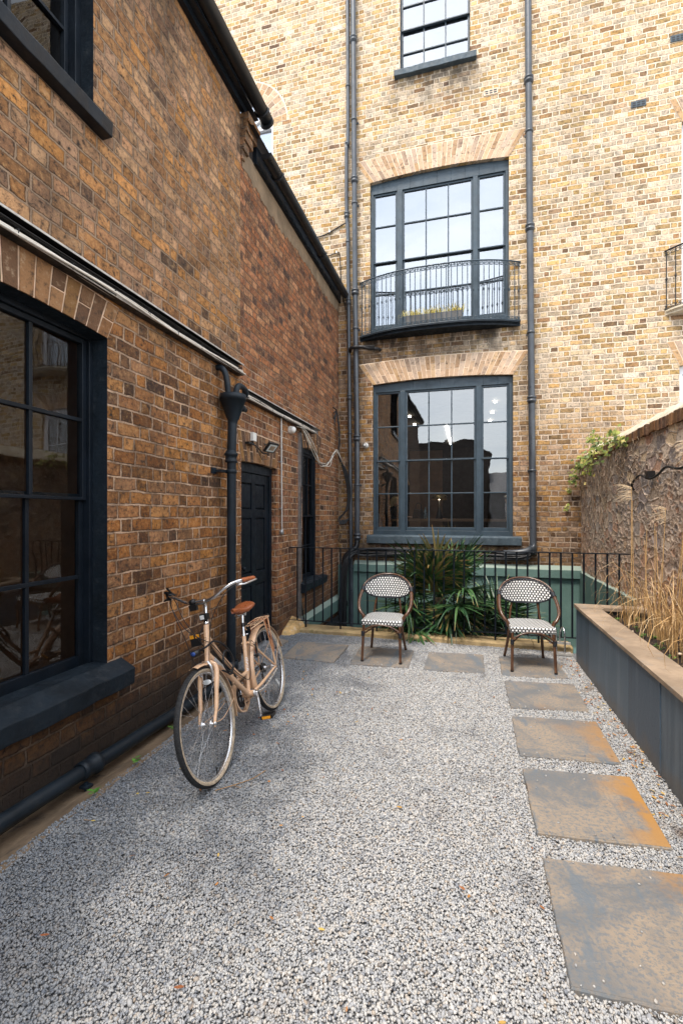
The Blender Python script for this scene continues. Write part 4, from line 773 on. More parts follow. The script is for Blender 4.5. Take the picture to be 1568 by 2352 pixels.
for k in range(5):
    mb=MB(); j=lambda a:rnd.uniform(-a,a); mb.tube(smooth([(XL+.05,6.3+.1*k,2.93+j(.02)),(XL+.09+j(.02),6.55+j(.05),2.9-.02*k),(XL+.12,6.9+j(.1),2.68-.05*k),(XL+.1+j(.03),7.35+j(.08),2.50-.03*(k%3)),(XL+.12,7.65+j(.05),2.48+.02*k),(XL+.11,7.95+j(.03),2.68+.03*(k%3)),(XL+.1,8.25,2.78+.02*(k%4)),(XL+.12,8.5,2.66)],6),.0055,5); mb.build('cable','cable_white' if k<4 else 'rubber',t)
t=thing('corner_cables','black cables looping down the inside corner beside the drainpipes','cable',(XL,8.4,2.8))
for k in range(4):
    mb=MB(); mb.tube(smooth([(XL+.04,8.2+.02*k,3.62-.1*k),(XL+.07,8.36,3.55),(XL+.09,8.42+.02*k,3.1),(XL+.08,8.45,2.75),(XL+.16+.02*k,8.5,2.45),(XL+.22+.02*k,8.55,2.1),(XL+.20+.012*k,8.55,1.75),(XL+.05,8.5,1.5+.02*k),(XL+.16,8.55,1.46+.02*k),(XL+.24,8.6,1.56)],6),.012,6); mb.build('cable','rubber',t)
mb=MB(); rnd=random.Random(14)
for k in range(9):
    j=lambda a:rnd.uniform(-a,a); mb.tube(smooth([(1.06+j(.02),8.60+j(.02),1.04-.012*k),(.9+j(.05),8.60+j(.03),.98-.016*k),(.2,8.62+j(.03),.99-.018*k+j(.015)),(-.9,8.62+j(.03),1.0-.018*k+j(.015)),(-1.9,8.6+j(.03),.98-.018*k+j(.015)),(-2.1,8.52,.9+j(.03)),(-2.19-.012*k,8.42,.68+j(.04)),(-2.22-.014*k,8.4,.2),(-2.24-.014*k,8.38+j(.04),-.6),(-2.26,8.38,-1.6)],5),rnd.uniform(.014,.024),7)
tag(mb.build('cable_bundle','rubber'),'thick bundle of black cables along the back wall above the green plinth','cable bundle')
mb=MB()
for k in range(6): mb.tube(smooth([(XL+.05+.02*k,6.4,-.42-.03*k),(XL+.08,7.,-.34-.03*k),(XL+.07+.02*k,7.8,-.30-.03*k),(XL+.1,8.35,-.28-.02*k)],5),.03,7)
tag(mb.build('well_cables','rubber'),'fat black cables along the left side of the light well','cable bundle')
for lab,x,z,wd in (('cream air brick below the top window',.39,9.22,.24),('dark blue metal air brick on the right of the house wall',2.72,8.46,.22),('dark metal air brick high at the right edge',3.28,9.4,.2)):
    a=thing('air_brick',lab,'air brick',(x,8.7,z)); m_='mortar_pale' if 'cream' in lab else 'slate_stone'; mb=MB(); mb.box(x-wd/2,8.685,z-.05,x+wd/2,8.705,z+.05); mb.build('plate',m_,a)
    mb=MB(); [mb.box(x-wd/2+.02+wd*.3*i,8.683,z-.035+.038*j,x-wd/2+.02+wd*.3*i+wd*.22,8.6845,z-.035+.038*j+.024) for i in range(3) for j in range(2)]; mb.build('slots','black',a)
t=thing('wall_cables','thin black cable clipped across the yellow brick above the lower roof','cable',(-2.5,8.68,6.9)); mb=MB(); mb.tube(smooth([(-3.5,8.68,6.98),(-3.0,8.68,7.1),(-2.7,8.68,7.15),(-2.4,8.68,7.27),(-2.27,8.66,7.3)],5),.013,6); mb.tube(smooth([(-3.4,8.68,6.6),(-2.9,8.68,6.66),(-2.5,8.68,6.75),(-2.42,8.68,6.7),(-2.40,8.68,6.3),(-2.36,8.68,5.9),(-2.28,8.66,5.6)],5),.009,5); mb.build('cable','rubber',t)
mb=MB(); [mb.box(x-.012,8.655,z-.02,x+.012,8.7,z+.025) for x,z in ((-2.62,7.19),(-2.48,6.76),(-3.0,7.11),(-2.85,6.68))]; mb.build('clip','white_plastic',t)
t=thing('wall_cable','black cable sagging across the rubble stone wall','cable',(1.8,5.5,2)); mb=MB(); mb.tube(smooth([(1.84,6.03,1.92),(1.81,6.0,1.99),(1.80,5.72,2.07),(1.79,5.42,2.01),(1.79,5.2,2.03),(1.79,4.98,2.09),(1.79,4.7,2.05),(1.80,4.3,2.09),(1.80,3.6,2.05),(1.8,2.4,2.1)],6),.012,7); mb.build('cable','rubber',t)
mb=MB(); mb.box(1.77,5.40,2.02,1.84,5.46,2.09); mb.build('clip','black',t)
# ---- railing
t=thing('railing','dark painted iron railing along the kerb above the light well','railing',(0,6.13,0)); RY=6.13
mb=MB(); mb.box(XL,RY-.02,1.168,XR,RY+.02,1.180); mb.build('top_rail','navy',t,bevel=.002)
mb=MB(); mb.box(XL,RY-.018,.142,XR-.03,RY+.018,.152); mb.build('bottom_rail','navy',t,bevel=.002)
x=-2.33; k=0
while x<1.84:
    mb=MB(); foot=.03 if k%4==1 else .146; mb.tube([(x,RY,foot),(x,RY,1.17)],.0115,8); mb.build('bar','navy',t); x+=.1265; k+=1
# ---- weathered quoin at the end of the kerb
mb=MB(); mb.add([(-2.449,5.80,-.03),(-2.30,5.86,-.03),(-2.19,6.16,-.03),(-2.449,6.25,-.03),(-2.449,5.86,.05),(-2.34,5.90,.06),(-2.24,6.14,.15),(-2.449,6.22,.19)],[(0,1,2,3),(4,5,6,7),(0,1,5,4),(1,2,6,5),(2,3,7,6),(3,0,4,7)])
tag(mb.build('stone_block','weath_stone',bevel=.015),'orange and white weathered stone block at the left end of the kerb','stone')
# ---- stepping slabs
S=[[(-2.44,5.646),(-2.237,5.56),(-2.231,5.221),(-2.44,5.25)],[(-2.09,5.565),(-1.435,5.567),(-1.425,4.889),(-2.045,4.891)],[(-1.276,5.57),(-.631,5.556),(-.619,4.927),(-1.247,4.887)],[(-.453,5.541),(.163,5.6),(.163,4.963),(-.446,4.896)],[(.339,5.577),(.942,5.665),(.962,5.026),(.333,4.951)],[(.339,4.78),(.976,4.86),(.964,4.236),(.344,4.144)],[(.34,3.963),(.969,4.03),(.964,3.402),(.333,3.341)],[(.336,3.164),(.968,3.241),(.962,2.6),(.337,2.552)],[(.342,2.369),(.96,2.43),(.968,1.77),(.34,1.744)],[(.34,1.55),(.97,1.6),(.97,.95),(.34,.93)]]
SL=['grey stone slab at the foot of the door behind the bicycle','dark grey stone slab between the bicycle and the left chair','grey stone slab under the left chair','plain tan slab in the gap between the two chairs','grey brown slab under the right chair','tan slab just in front of the right chair','tan slab with a few orange specks, third from the right chair along the planter','large slab with bright orange stain down its right side','big slab at the bottom right corner with dark blue grey bands','slab nearest the viewer beyond the bottom edge']
for i,q in enumerate(S):
    mb=MB(); n=10; ed=[]; rnd=random.Random(50+i)
    for k in range(4):
        a,b=Vector(q[k]),Vector(q[(k+1)%4])
        for j in range(n):
            p=a.lerp(b,j/n); nrm=Vector((b-a).yx); nrm.y*=-1; p=p+nrm.normalized()*(rnd.uniform(-.007,.003) if j else 0); ed.append(p)
    c=sum(ed,Vector((0,0)))/len(ed); zt=.016; m=len(ed); vs=[(p.x,p.y,-.02) for p in ed]+[(p.x,p.y,zt-.006) for p in ed]+[(c.x+(p.x-c.x)*.988,c.y+(p.y-c.y)*.988,zt) for p in ed]
    gr=8; fs=[(k,(k+1)%m,m+(k+1)%m,m+k) for k in range(m)]+[(m+k,m+(k+1)%m,2*m+(k+1)%m,2*m+k) for k in range(m)]
    mb.add(vs,fs+[tuple(range(2*m,3*m))],0,False)
    # rust attribute by x within the slab on a fine grid top
    o=None; a,b,cc,d=[Vector((*p,zt+.0008)) for p in q]; ce=(a+b+cc+d)/4; a,b,cc,d=[ce+(p-ce)*.985 for p in (a,b,cc,d)]; G=16; st_=[0,0,0,.1,0,.15,.7,1.,.9,.3][i]; vs=[];rs=[]
    for u in range(G+1):
        for v in range(G+1):
            p=(a.lerp(b,u/G)).lerp(d.lerp(cc,u/G),v/G); vs.append(p); ex=max(0,min(1,(u/G-.55)/.4))*(1-.25*abs(v/G-.4)); rs.append(ex*st_*(max(.25,1-v/G*1.2) if i==8 else 1)+.0)
    mb.add(vs,[(u*(G+1)+v,(u+1)*(G+1)+v,(u+1)*(G+1)+v+1,u*(G+1)+v+1) for u in range(G) for v in range(G)],0,False,rust=rs)
    tag(mb.build('paving_slab','slab'),SL[i],'paving slab','square stepping slabs set in the gravel')
# ---- gravel: one mesh of loose chippings
rs=np.random.RandomState(7)
def sample(x0,x1,y0,y1,sp):
    nx=int((x1-x0)/sp); ny=int((y1-y0)/(sp*.866)); X,Y=np.meshgrid(np.arange(nx),np.arange(ny)); X=x0+(X+.5*(Y%2))*sp; Y=y0+Y*sp*.866
    P=np.stack([X.ravel(),Y.ravel()],1); P+=rs.uniform(-.42,.42,P.shape)*sp; return P
def inpoly(P,q,gr=0.):
    q=np.array(q); c=q.mean(0); q=c+(q-c)*(1+gr); ins=np.ones(len(P),bool)
    for k in range(4):
        a,b=q[k],q[(k+1)%4]; ins&=((b[0]-a[0])*(P[:,1]-a[1])-(b[1]-a[1])*(P[:,0]-a[0]))<0
    return ins
P=np.concatenate([sample(-2.12,1.17,.95,6.03,.0097),sample(-2.45,-2.1,4.45,6.03,.0097),sample(-2.12,1.17,.95,6.03,.0145)])
P=P[(P[:,1]<6.025)&(P[:,0]<1.165)]
keep=np.ones(len(P),bool); nb_=len(P)
for q in S: keep&=~inpoly(P,q,-.012)
edge=np.zeros(len(P)); 
vis=(P[:,0]*math.cos(R(15.35))+P[:,1]*math.sin(R(15.35)))/(-P[:,0]*math.sin(R(15.35))+P[:,1]*math.cos(R(15.35))); keep&=(vis>-.85)&(vis<.85)
lay=np.concatenate([np.zeros(nb_,bool)]); P=P[keep]
# strays lying on slabs
st=[]
for q,cn in zip(S[:9],(6,22,30,20,14,12,12,12,16)):
    q=np.array(q); u=rs.rand(cn,1)*.9+.05; v=rs.rand(cn,1); v=np.where(v<.5,v**2*2,1-(1-v)**2*2); u=np.where(rs.rand(cn,1)<.5,u,np.where(u<.5,u**2*2,1-(1-u)**2*2)); st.append((q[0]*(1-u)+q[1]*u)*(1-v)+(q[3]*(1-u)+q[2]*u)*v)
st=np.concatenate(st); NS=len(st); P=np.concatenate([P,st]); N=len(P)
ph=(1+5**.5)/2; ico=np.array([(-1,ph,0),(1,ph,0),(-1,-ph,0),(1,-ph,0),(0,-1,ph),(0,1,ph),(0,-1,-ph),(0,1,-ph),(ph,0,-1),(ph,0,1),(-ph,0,-1),(-ph,0,1)]); ico/=np.linalg.norm(ico[0])
tri=np.array([(0,11,5),(0,5,1),(0,1,7),(0,7,10),(0,10,11),(1,5,9),(5,11,4),(11,10,2),(10,7,6),(7,1,8),(3,9,4),(3,4,2),(3,2,6),(3,6,8),(3,8,9),(4,9,5),(2,4,11),(6,2,10),(8,6,7),(9,8,1)])
r=.0051*np.exp(rs.normal(0,.25,N)); sc3=np.stack([r*rs.uniform(.9,1.4,N),r*rs.uniform(.8,1.1,N),r*rs.uniform(.55,.9,N)],1)
V=ico[None]*(1+rs.uniform(-.32,.30,(N,12,1)))*sc3[:,None,:]
ang=rs.uniform(0,2*np.pi,N); tl=rs.normal(0,.45,N); tl2=rs.normal(0,.45,N)
def rot(V,a,i,j):
    c_,s_=np.cos(a)[:,None],np.sin(a)[:,None]; A=V[:,:,i]*c_-V[:,:,j]*s_; B=V[:,:,i]*s_+V[:,:,j]*c_; V[:,:,i]=A; V[:,:,j]=B
rot(V,tl,0,2); rot(V,tl2,1,2); rot(V,ang,0,1)
zz=rs.uniform(-.008,.004,N); und=.006*np.sin(P[:,0]*2.1+1)*np.sin(P[:,1]*1.7)+.004*np.sin(P[:,0]*7+P[:,1]*5); zz+=und*.6; zz[N-NS:]=.020
V+=np.stack([P[:,0],P[:,1],zz],1)[:,None,:]
me=bpy.data.meshes.new('gravel'); me.vertices.add(N*12); me.vertices.foreach_set('co',V.reshape(-1).astype(np.float32))
T=(tri[None]+np.arange(N)[:,None,None]*12).reshape(-1); nf=N*20; me.loops.add(nf*3); me.loops.foreach_set('vertex_index',T.astype(np.int32)); me.polygons.add(nf); me.polygons.foreach_set('loop_start',np.arange(0,nf*3,3,dtype=np.int32))
try: me.polygons.foreach_set('loop_total',np.full(nf,3,dtype=np.int32))
except Exception: pass
me.update(calc_edges=True); at=me.attributes.new('rnd','FLOAT','POINT'); at.data.foreach_set('value',np.repeat(rs.rand(N),12).astype(np.float32))
me.materials.append(M['gravel']); go=bpy.data.objects.new('gravel',me); COL.objects.link(go); tag(go,'pale grey and white granite chippings covering the yard','gravel',kind='stuff'); print('stones',N)
# ---- planter
pt=thing('raised_planter','long raised bed with dark slate sides and sandstone coping along the right wall','planter',(1.4,3,0))
mb=MB(); y=5.70; rnd=random.Random(6)
for L_ in (.02,.55,.60,.6,.6,.6,.6,.6,.6,.6,.6,.6): mb.box(1.165+rnd.uniform(-.003,.003),y-L_+.006,-.03,1.195,y,.592); y-=L_
mb.box(1.197,5.66,-.03,1.84,5.70,.592); mb.build('side_panel','slatepanel',pt,bevel=.002)
mb=MB(); y=5.50
for L_ in (.62,.7,.6,.66,.64,.7,.6,.66): mb.box(1.150,y-L_+.005,.594,1.375,y,.628); y-=L_
mb.box(1.150,5.503,.594,1.40,5.74,.634); mb.box(1.403,5.56,.5935,1.84,5.74,.633); mb.build('coping','sandstone',pt,bevel=.004)
mb=MB(); n1,n2=26,110; rnd=random.Random(61); vs=[(1.2+.66*i/n1,.2+5.45*j/n2,.515+rnd.uniform(-.012,.012)+.02*math.sin(i*.7)*math.sin(j*.33)) for i in range(n1+1) for j in range(n2+1)]; mb.add(vs,[(i*(n2+1)+j,(i+1)*(n2+1)+j,(i+1)*(n2+1)+j+1,i*(n2+1)+j+1) for i in range(n1) for j in range(n2)],0,True)
mb.build('soil','soil',pt)
# bike hoops at the right end of the kerb
t=thing('bicycle_rack','low galvanised bicycle rack with two wheel hoops at the end of the kerb','bike rack',(1.03,5.9,0))
mb=MB(); mb.box(.93,5.97,.10,1.163,6.0,.125); mb.box(.93,5.82,.01,1.163,5.85,.035); mb.build('base_bar','galv_pale',t)
for x in (.985,1.075): mb=MB(); mb.tube(smooth([(x,5.83,.02),(x,5.835,.24),(x-.008,5.87,.31),(x-.02,5.91,.315),(x-.03,5.95,.25),(x-.03,5.98,.11)],6),.009,10); mb.build('wheel_hoop','chrome',t)
# ================================================= CHAIRS
def make_chair():
    t=thing('bistro_chair','x','chair',local=True)
    def prt(mb,name,mat,par=None,**k): return mb.build(name,mat,par or t,**k)
    # backrest shell
    nx,nz=30,18; vs=[];uv=[]; A,Bz=.272,.128
    def bp(x,zl,off=0.):
        y=.285-1.55*x*x*1.05-.10*abs(x)**3; y+=zl*.22; return (x*1.0,y+off,.742+zl)
    for off in (0,.012):
        for i in range(nx+1):
            for j in range(nz+1):
                s_=i/nx*2-1; xx=A*math.sin(s_*PI/2); h=Bz*max(0.02,(1-abs(xx/A)**2.3))**.5; zl=(j/nz*2-1)*h; zl+=.012*(1-(xx/A)**2); vs.append(bp(xx,zl,off)); uv.append((xx*1.12+5,zl+5))
    m=(nx+1)*(nz+1); mb=MB(); f=[(i*(nz+1)+j,(i+1)*(nz+1)+j,(i+1)*(nz+1)+j+1,i*(nz+1)+j+1) for i in range(nx) for j in range(nz)]
    mb.add(vs,f+[tuple(k+m for k in q) for q in f],0,True); bk_=prt(mb,'backrest','weave',uvs=uv)
    rim=[]
    for i in range(48):
        a=2*PI*i/48; xx=A*math.cos(a); h=Bz*max(0.02,(1-abs(xx/A)**2.3))**.5; zl=h*(1 if math.sin(a)>0 else -1)*min(1,abs(math.sin(a))*6)+.012*(1-(xx/A)**2); rim.append(bp(xx,zl,.004))
    mb=MB(); mb.tube(rim,.010,7,closed=True); prt(mb,'binding','navy_cord',bk_)
    # rattan hoop over the back continuing into the arms (double cane)
    for s_ in (0,1):
        o=.02*s_
        mb=MB(); top=[]
        for i in range(25):
            u=i/24*2-1; xx=(A+.013)*math.sin(u*PI/2); h=(Bz+.018)*max(0,(1-abs(xx/(A+.013))**2.3))**.5; top.append(bp(xx,h+.012*(1-(xx/A)**2),.016))
        if s_==0: mb.tube(top,.0115,8); prt(mb,'hoop','rattan')
    for sx in (-1,1):
        for o in (0,1):
            d=.028*o; mb=MB(); mb.tube(smooth([(sx*(.280-.004*o),.17+d,.74),(sx*(.292+.004*o),.10+d,.70),(sx*(.300+.006*o),.02+d,.63),(sx*(.292+.008*o),-.05+d,.565),(sx*(.262+.01*o),-.09+d,.51),(sx*(.232+.006*o),-.10+d,.475),(sx*.218,-.10+d,.43)],6),.0175,8); prt(mb,'arm','rattan')
        mb=MB(); mb.tube([(sx*.280,.20,.765),(sx*.285,.16,.735),(sx*.289,.13,.715)],.025,8); prt(mb,'wrapping','navy_cord')
    # back uprights
    for sx in (-1,1): mb=MB(); mb.tube([(sx*.165,.215,.425),(sx*.15,.24,.55),(sx*.135,.255,.64)],.0115,8); prt(mb,'back_upright','rattan')
    # seat
    out=[]; n=10
    pts2=[(-.222,-.235),(.222,-.235),(.222,-.05),(.212,.10),(.15,.20),(.0,.225),(-.15,.20),(-.212,.10),(-.222,-.05)]
    ed=smooth([Vector((a,b,0)) for a,b in pts2[1:]],5)+[Vector((-.222,-.2,0)),Vector((-.222,-.235,0))]
    ed=[Vector((.222,-.235,0))]+ed[1:]; fr=[Vector((-.222+.444*i/12,-.235,0)) for i in range(1,12)]; ed=ed+fr
    m=len(ed); L_=[0]
    for i in range(1,m): L_.append(L_[-1]+(ed[i]-ed[i-1]).length)
    mb=MB(); uv=[]; vs=[]
    for z,k in ((.398,.985),(.402,1.0),(.446,1.0)):
        for i,p in enumerate(ed): vs.append((p.x*k,p.y*k,z)); uv.append((L_[i]+7,z+.0005))
    f=[(q*m+i,q*m+(i+1)%m,(q+1)*m+(i+1)%m,(q+1)*m+i) for q in range(2) for i in range(m)]+[tuple(range(m))]
    mb.add(vs,f); 
    b=len(vs)
    vs2=[]; 
    for k,z in ((1.0,.446),(.97,.455),(.9,.457),(.6,.4575),(.3,.4565),(.02,.456)):
        for p in ed: vs2.append((p.x*k,p.y*k,z)); uv.append((p.x*k+3,p.y*k+3))
    f=[(q*m+i,q*m+(i+1)%m,(q+1)*m+(i+1)%m,(q+1)*m+i) for q in range(5) for i in range(m)]+[tuple(range(5*m,6*m))]; mb.add(vs2,f,0,True); prt(mb,'seat','weave',uvs=uv)
    # legs
    for sx,sy in ((-1,-1),(1,-1),(-1,1),(1,1)):
        mb=MB()
        if sy<0: p=[(sx*.20,-.215,.41),(sx*.205,-.235,.25),(sx*.212,-.262,.0)]
        else: p=[(sx*.165,.18,.41),(sx*.18,.215,.22),(sx*.208,.285,.0)]
        mb.tube(p,[.0155,.0155,.0145],10); l=prt(mb,'leg','rattan'); q=Vector(p[2]); mb=MB(); mb.tube([q,q+Vector((0,-.001*sy,.016))],.0165,10); prt(mb,'foot_cap','black',l)
        if sy<0: mb=MB(); [mb.lathe([(.015,-.007),(.0205,0),(.015,.007)],(sx*.2075,-.243,.285+.013*k),(0,0,1),10) for k in range(4)]; prt(mb,'wrapping','navy_cord',l)
    mb=MB(); mb.tube(smooth([(-.205,-.245,.30),(-.185,-.24,.345),(-.09,-.235,.392),(0,-.232,.403),(.09,-.235,.392),(.185,-.24,.345),(.205,-.245,.30)],6),.0095,8); prt(mb,'front_arch','rattan')
    mb=MB(); [mb.tube(smooth([(sx*.2,-.24,.30),(sx*.1,-.12,.35),(0,0,.365),(-sx*.08,.1,.345),(-sx*.175,.2,.29)],5),.009,7) for sx in (-1,1)]; mb.lathe([(.0,-.02),(.028,-.02),(.028,.02),(0,.02)],(0,0,.362),(0,0,1),10); prt(mb,'cross_brace','rattan')
    return t
ch=make_chair(); ch['label']='woven black and white bistro chair on the left, beside the palm and the corner pipes'; ch['group']='two matching bistro chairs by the railing'
c2=copy_tree(ch); c2['label']='woven black and white bistro chair on the right, next to the raised planter'
ch.location=(-.927,5.255,.017); ch.rotation_euler=(0,0,R(1.)); c2.location=(.628,5.345,.017); c2.rotation_euler=(0,0,R(4.))
# ================================================= BICYCLE
bi=thing('bicycle','peach step-through bicycle with tan saddle leaning by the brick wall','bicycle',local=True)
def bp_(mb,name,mat,par=None,**k): return mb.build(name,mat,par or bi,**k)
WB,WR=1.10,.345; HB,HT,BB,ST=Vector((.938,0,.70)),Vector((.858,0,.917)),Vector((.462,0,.292)),Vector((.325,0,.715))
mb=MB(); mb.tube([HB,HT],.0185,14); mb.build('x','bike') if 0 else None
mb.tube([HB+(HT-HB)*.16,BB+Vector((.01,0,.0))],.0195,14); mb.tube([BB,ST],.0165,14)
mb.tube(smooth([HB+(HT-HB)*.70,(.76,0,.68),(.585,0,.50),(.53,0,.455),(.49,0,.443),(.415,0,.445)],6),.0145,12)
mb.tube([BB+Vector((0,-.045,0)),BB+Vector((0,.045,0))],.024,14)
for s_ in (-1,1):
    mb.tube([BB+Vector((-.01,s_*.03,0)),Vector((.30,s_*.048,.305)),Vector((.0,s_*.065,WR-.005))],[.0125,.0125,.009],10); mb.tube([Vector((.338,s_*.02,.648)),Vector((.29,s_*.045,.60)),Vector((.0,s_*.065,WR+.005))],[.010,.010,.0075],10)
mb.obox((-.005,.066,WR),(.022,0,0),(0,.003,0),(0,0,.018)); mb.obox((-.005,-.066,WR),(.022,0,0),(0,.003,0),(0,0,.018)); mb.obox((.655,.0,.475),(.012,0,0),(0,.006,0),(0,0,.03))
fr=bp_(mb,'frame','bike')
mb=MB(); a=HB.lerp(BB,.16); b=HB.lerp(BB,.47); a=HB+(HT-HB)*.16+(BB-HB-(HT-HB)*.16)*.1; b=a+(BB-a)*.36; mb.tube([a,b],.0202,14,caps=False); bp_(mb,'silver_band','silver_band',fr)
def label(txt,mat,par,size,loc,xdir,ydir,name='lettering'):
    cu=bpy.data.curves.new('t','FONT'); cu.body=txt; cu.size=size; cu.align_x='CENTER'; cu.align_y='CENTER'; cu.extrude=.0004; o=bpy.data.objects.new('t',cu); COL.objects.link(o)
    dg=bpy.context.evaluated_depsgraph_get(); me=bpy.data.meshes.new_from_object(o.evaluated_get(dg)); bpy.data.objects.remove(o)
    x=Vector(xdir).normalized(); y=Vector(ydir); y=(y-x*y.dot(x)).normalized(); z=x.cross(y); Mx=Matrix((( x.x,y.x,z.x,loc[0]),(x.y,y.y,z.y,loc[1]),(x.z,y.z,z.z,loc[2]),(0,0,0,1))); me.transform(Mx); me.materials.clear(); me.materials.append(M[mat]); o=bpy.data.objects.new(name,me); COL.objects.link(o); o.parent=par; o['_local']=1; return o
# head badge: ring with a tick
hm=HB.lerp(HT,.55); fx=Vector((math.cos(R(-20)),0,math.sin(R(-20)))); hu=(HT-HB).normalized(); nf=hu.cross(Vector((0,1,0))).normalized(); nf=nf if nf.x>0 else -nf
mb=MB(); mb.tube([hm+nf*(.0192-.012*abs(math.sin(2*PI*k/24))**2)+Vector((0,.0145*math.sin(2*PI*k/24),0))+hu*.017*math.cos(2*PI*k/24) for k in range(24)],.0012,4,closed=True)
mb.tube([hm+nf*.0185+Vector((0,-.006,0))+hu*.004,hm+nf*.0195+hu*-.008,hm+nf*.0175+Vector((0,.008,0))+hu*.010],.0014,4); bp_(mb,'head_badge','black',fr)
mb=MB()
for z in (-.105,0.145): pass
c=BB.lerp(ST,.50); su=(ST-BB).normalized(); mb.tube([c-su*.055,c+su*.055],.0168,14,caps=False)
lt=label('VELO','white_paint',fr,.028,tuple(c+Vector((.006,.0172,0))),tuple(su),(-1,0,0)); bpy.data.objects.remove(lt)  # lettering in the photo is not legible: plain worn bars instead
mb=MB(); rnd=random.Random(3)
for k in range(9): q=c+su*(-.05+.0115*k); [mb.obox(q+Vector((math.cos(a)*.0166,math.sin(a)*.0166,0)),(-math.sin(a)*.0035,math.cos(a)*.0035,0),(0,0,.0035),(math.cos(a)*.0006,math.sin(a)*.0006,0)) for a in (.5,.95,1.4) if rnd.random()<.8]
bp_(mb,'decal','white_paint',fr)
# fork
CR=HB+(HB-HT).normalized()*.03; mb=MB(); mb.tube([HB,CR],.019,12); mb.tube([CR+Vector((0,-.055,-.01)),CR+Vector((0,-.03,.012)),CR+Vector((0,.03,.012)),CR+Vector((0,.055,-.01))],.014,10)
for s_ in (-1,1): mb.tube(smooth([CR+Vector((0,s_*.045,.005)),CR+Vector((.008,s_*.058,-.045)),(1.005,s_*.058,.53),(1.045,s_*.056,.435),(1.085,s_*.053,.375),(WB,s_*.052,WR)],6),[.0165]*12+[.014]*8+[.010]*11,10); mb.obox((WB,s_*.052,WR-.004),(.010,0,0),(0,.003,0),(0,0,.016))
fk=bp_(mb,'fork','bike')
# wheels
def wheel(cx,hubw,rear):
    rim=MB(); n=72
    prof=[(.305,-.0115),(.312,-.0125),(.3205,-.013),(.3205,-.010),(.313,0),(.3205,.010),(.3205,.013),(.312,.0125),(.305,.0115),(.3005,.0)]
    def ring(mb,prof,closed=True):
        m=len(prof); vs=[(cx+r*math.cos(2*PI*k/n),y,WR+r*math.sin(2*PI*k/n)) for k in range(n) for r,y in prof]
        mb.add(vs,[(k*m+i,k*m+(i+1)%m,((k+1)%n)*m+(i+1)%m,((k+1)%n)*m+i) for k in range(n) for i in range(m if closed else m-1)],0,True)
    ring(rim,prof); w_=bp_(rim,'wheel','alu')
    ty=MB(); R0,rt=.3275,.0185
    ring(ty,[(R0+rt*math.cos(a),rt*1.05*math.sin(a)) for a in [R(q) for q in range(-78,79,12)]],False)
    for k in range(110):   # tread chevrons
        a=2*PI*k/110
        for s_ in (-1,1):
            c=Vector((cx+(R0+rt-.0005)*math.cos(a),s_*.006,WR+(R0+rt-.0005)*math.sin(a))); tg=Vector((-math.sin(a),0,math.cos(a))); rd=Vector((math.cos(a),0,math.sin(a))); dd=(tg*.4+Vector((0,s_,0))*.9).normalized(); ty.obox(c-rd*.0012,dd*.006,dd.cross(rd)*.003,rd*.0016)
    bp_(ty,'tyre','tyre',w_)
    sw=MB()
    for s_ in (-1,1): ring(sw,[(R0+(rt+.0007)*math.cos(R(q)),s_*(rt+.0007)*1.05*math.sin(R(q))) for q in (76,90,105,120,135,150)],False)
    bp_(sw,'sidewall','sidewall',w_)
    hb=MB(); hb.lathe([(.0,-hubw-.012),(.006,-hubw-.012),(.008,-hubw),(.008,-hubw*.75),(.024,-hubw*.72),(.024,-hubw*.66),(.0155,-hubw*.55),(.013,0),(.0155,hubw*.55),(.024,hubw*.66),(.024,hubw*.72),(.008,hubw*.75),(.008,hubw),(.006,hubw+.012),(0,hubw+.012)],(cx,0,WR),(0,1,0),18); hb.lathe([(.0,0),(.013,0),(.013,.012),(.0,.013)],(cx,hubw+.004,WR),(0,1,0),8); hb.lathe([(.0,0),(.013,0),(.013,.012),(.0,.013)],(cx,-hubw-.004,WR),(0,-1,0),8); bp_(hb,'hub','alu',w_)
    sp=MB()
    for k in range(32):
        s_=1 if k%2 else -1; a=2*PI*k/32; sw_a=R(72)*(1 if (k//2)%2 else -1); h=(cx+.021*math.cos(a+sw_a),s_*hubw*.69,WR+.021*math.sin(a+sw_a)); e=(cx+.306*math.cos(a),s_*.002,WR+.306*math.sin(a)); sp.tube([h,e],.0011,4,caps=False)
    bp_(sp,'spokes','chrome',w_)
    return w_
wf=wheel(WB,.045,0); wr=wheel(0.,.055,1)
mb=MB(); mb.obox((-.10,.012,WR-.17),(.022,0,.030),(0,.004,0),(.009,0,-.006)); bp_(mb,'spoke_reflector','clearref',wr)
mb=MB(); a=R(-88); mb.tube([(WB+.30*math.cos(a),0.003,WR+.30*math.sin(a)),(WB+.262*math.cos(a),.004,WR+.262*math.sin(a))],.0035,6); bp_(mb,'valve','black',wf)
# mudguards
def guard(cx,a0,a1,wd,name,rr=.366,n=40):
    mb=MB(); vs=[]
    for k in range(n+1):
        a=R(a0+(a1-a0)*k/n)
        for j in range(7):
            t_=j/6*2-1; r_=rr-(.012*t_*t_); vs.append((cx+r_*math.cos(a),t_*wd,WR+r_*math.sin(a)))
    mb.add(vs,[(k*7+j,k*7+j+1,(k+1)*7+j+1,(k+1)*7+j) for k in range(n) for j in range(6)],0,True)
    for s_ in (-1,1): mb.tube([(cx+(rr-.012)*math.cos(R(a0+(a1-a0)*k/n)),s_*wd,WR+(rr-.012)*math.sin(R(a0+(a1-a0)*k/n))) for k in range(n+1)],.0022,5)
    return bp_(mb,name,'bike')
gf=guard(WB,86,196,.028,'front_mudguard'); gr_=guard(0,0-8,168,.029,'rear_mudguard')
gr_2=guard(0,-30,-8,.029,'rear_mudguard') if 0 else None
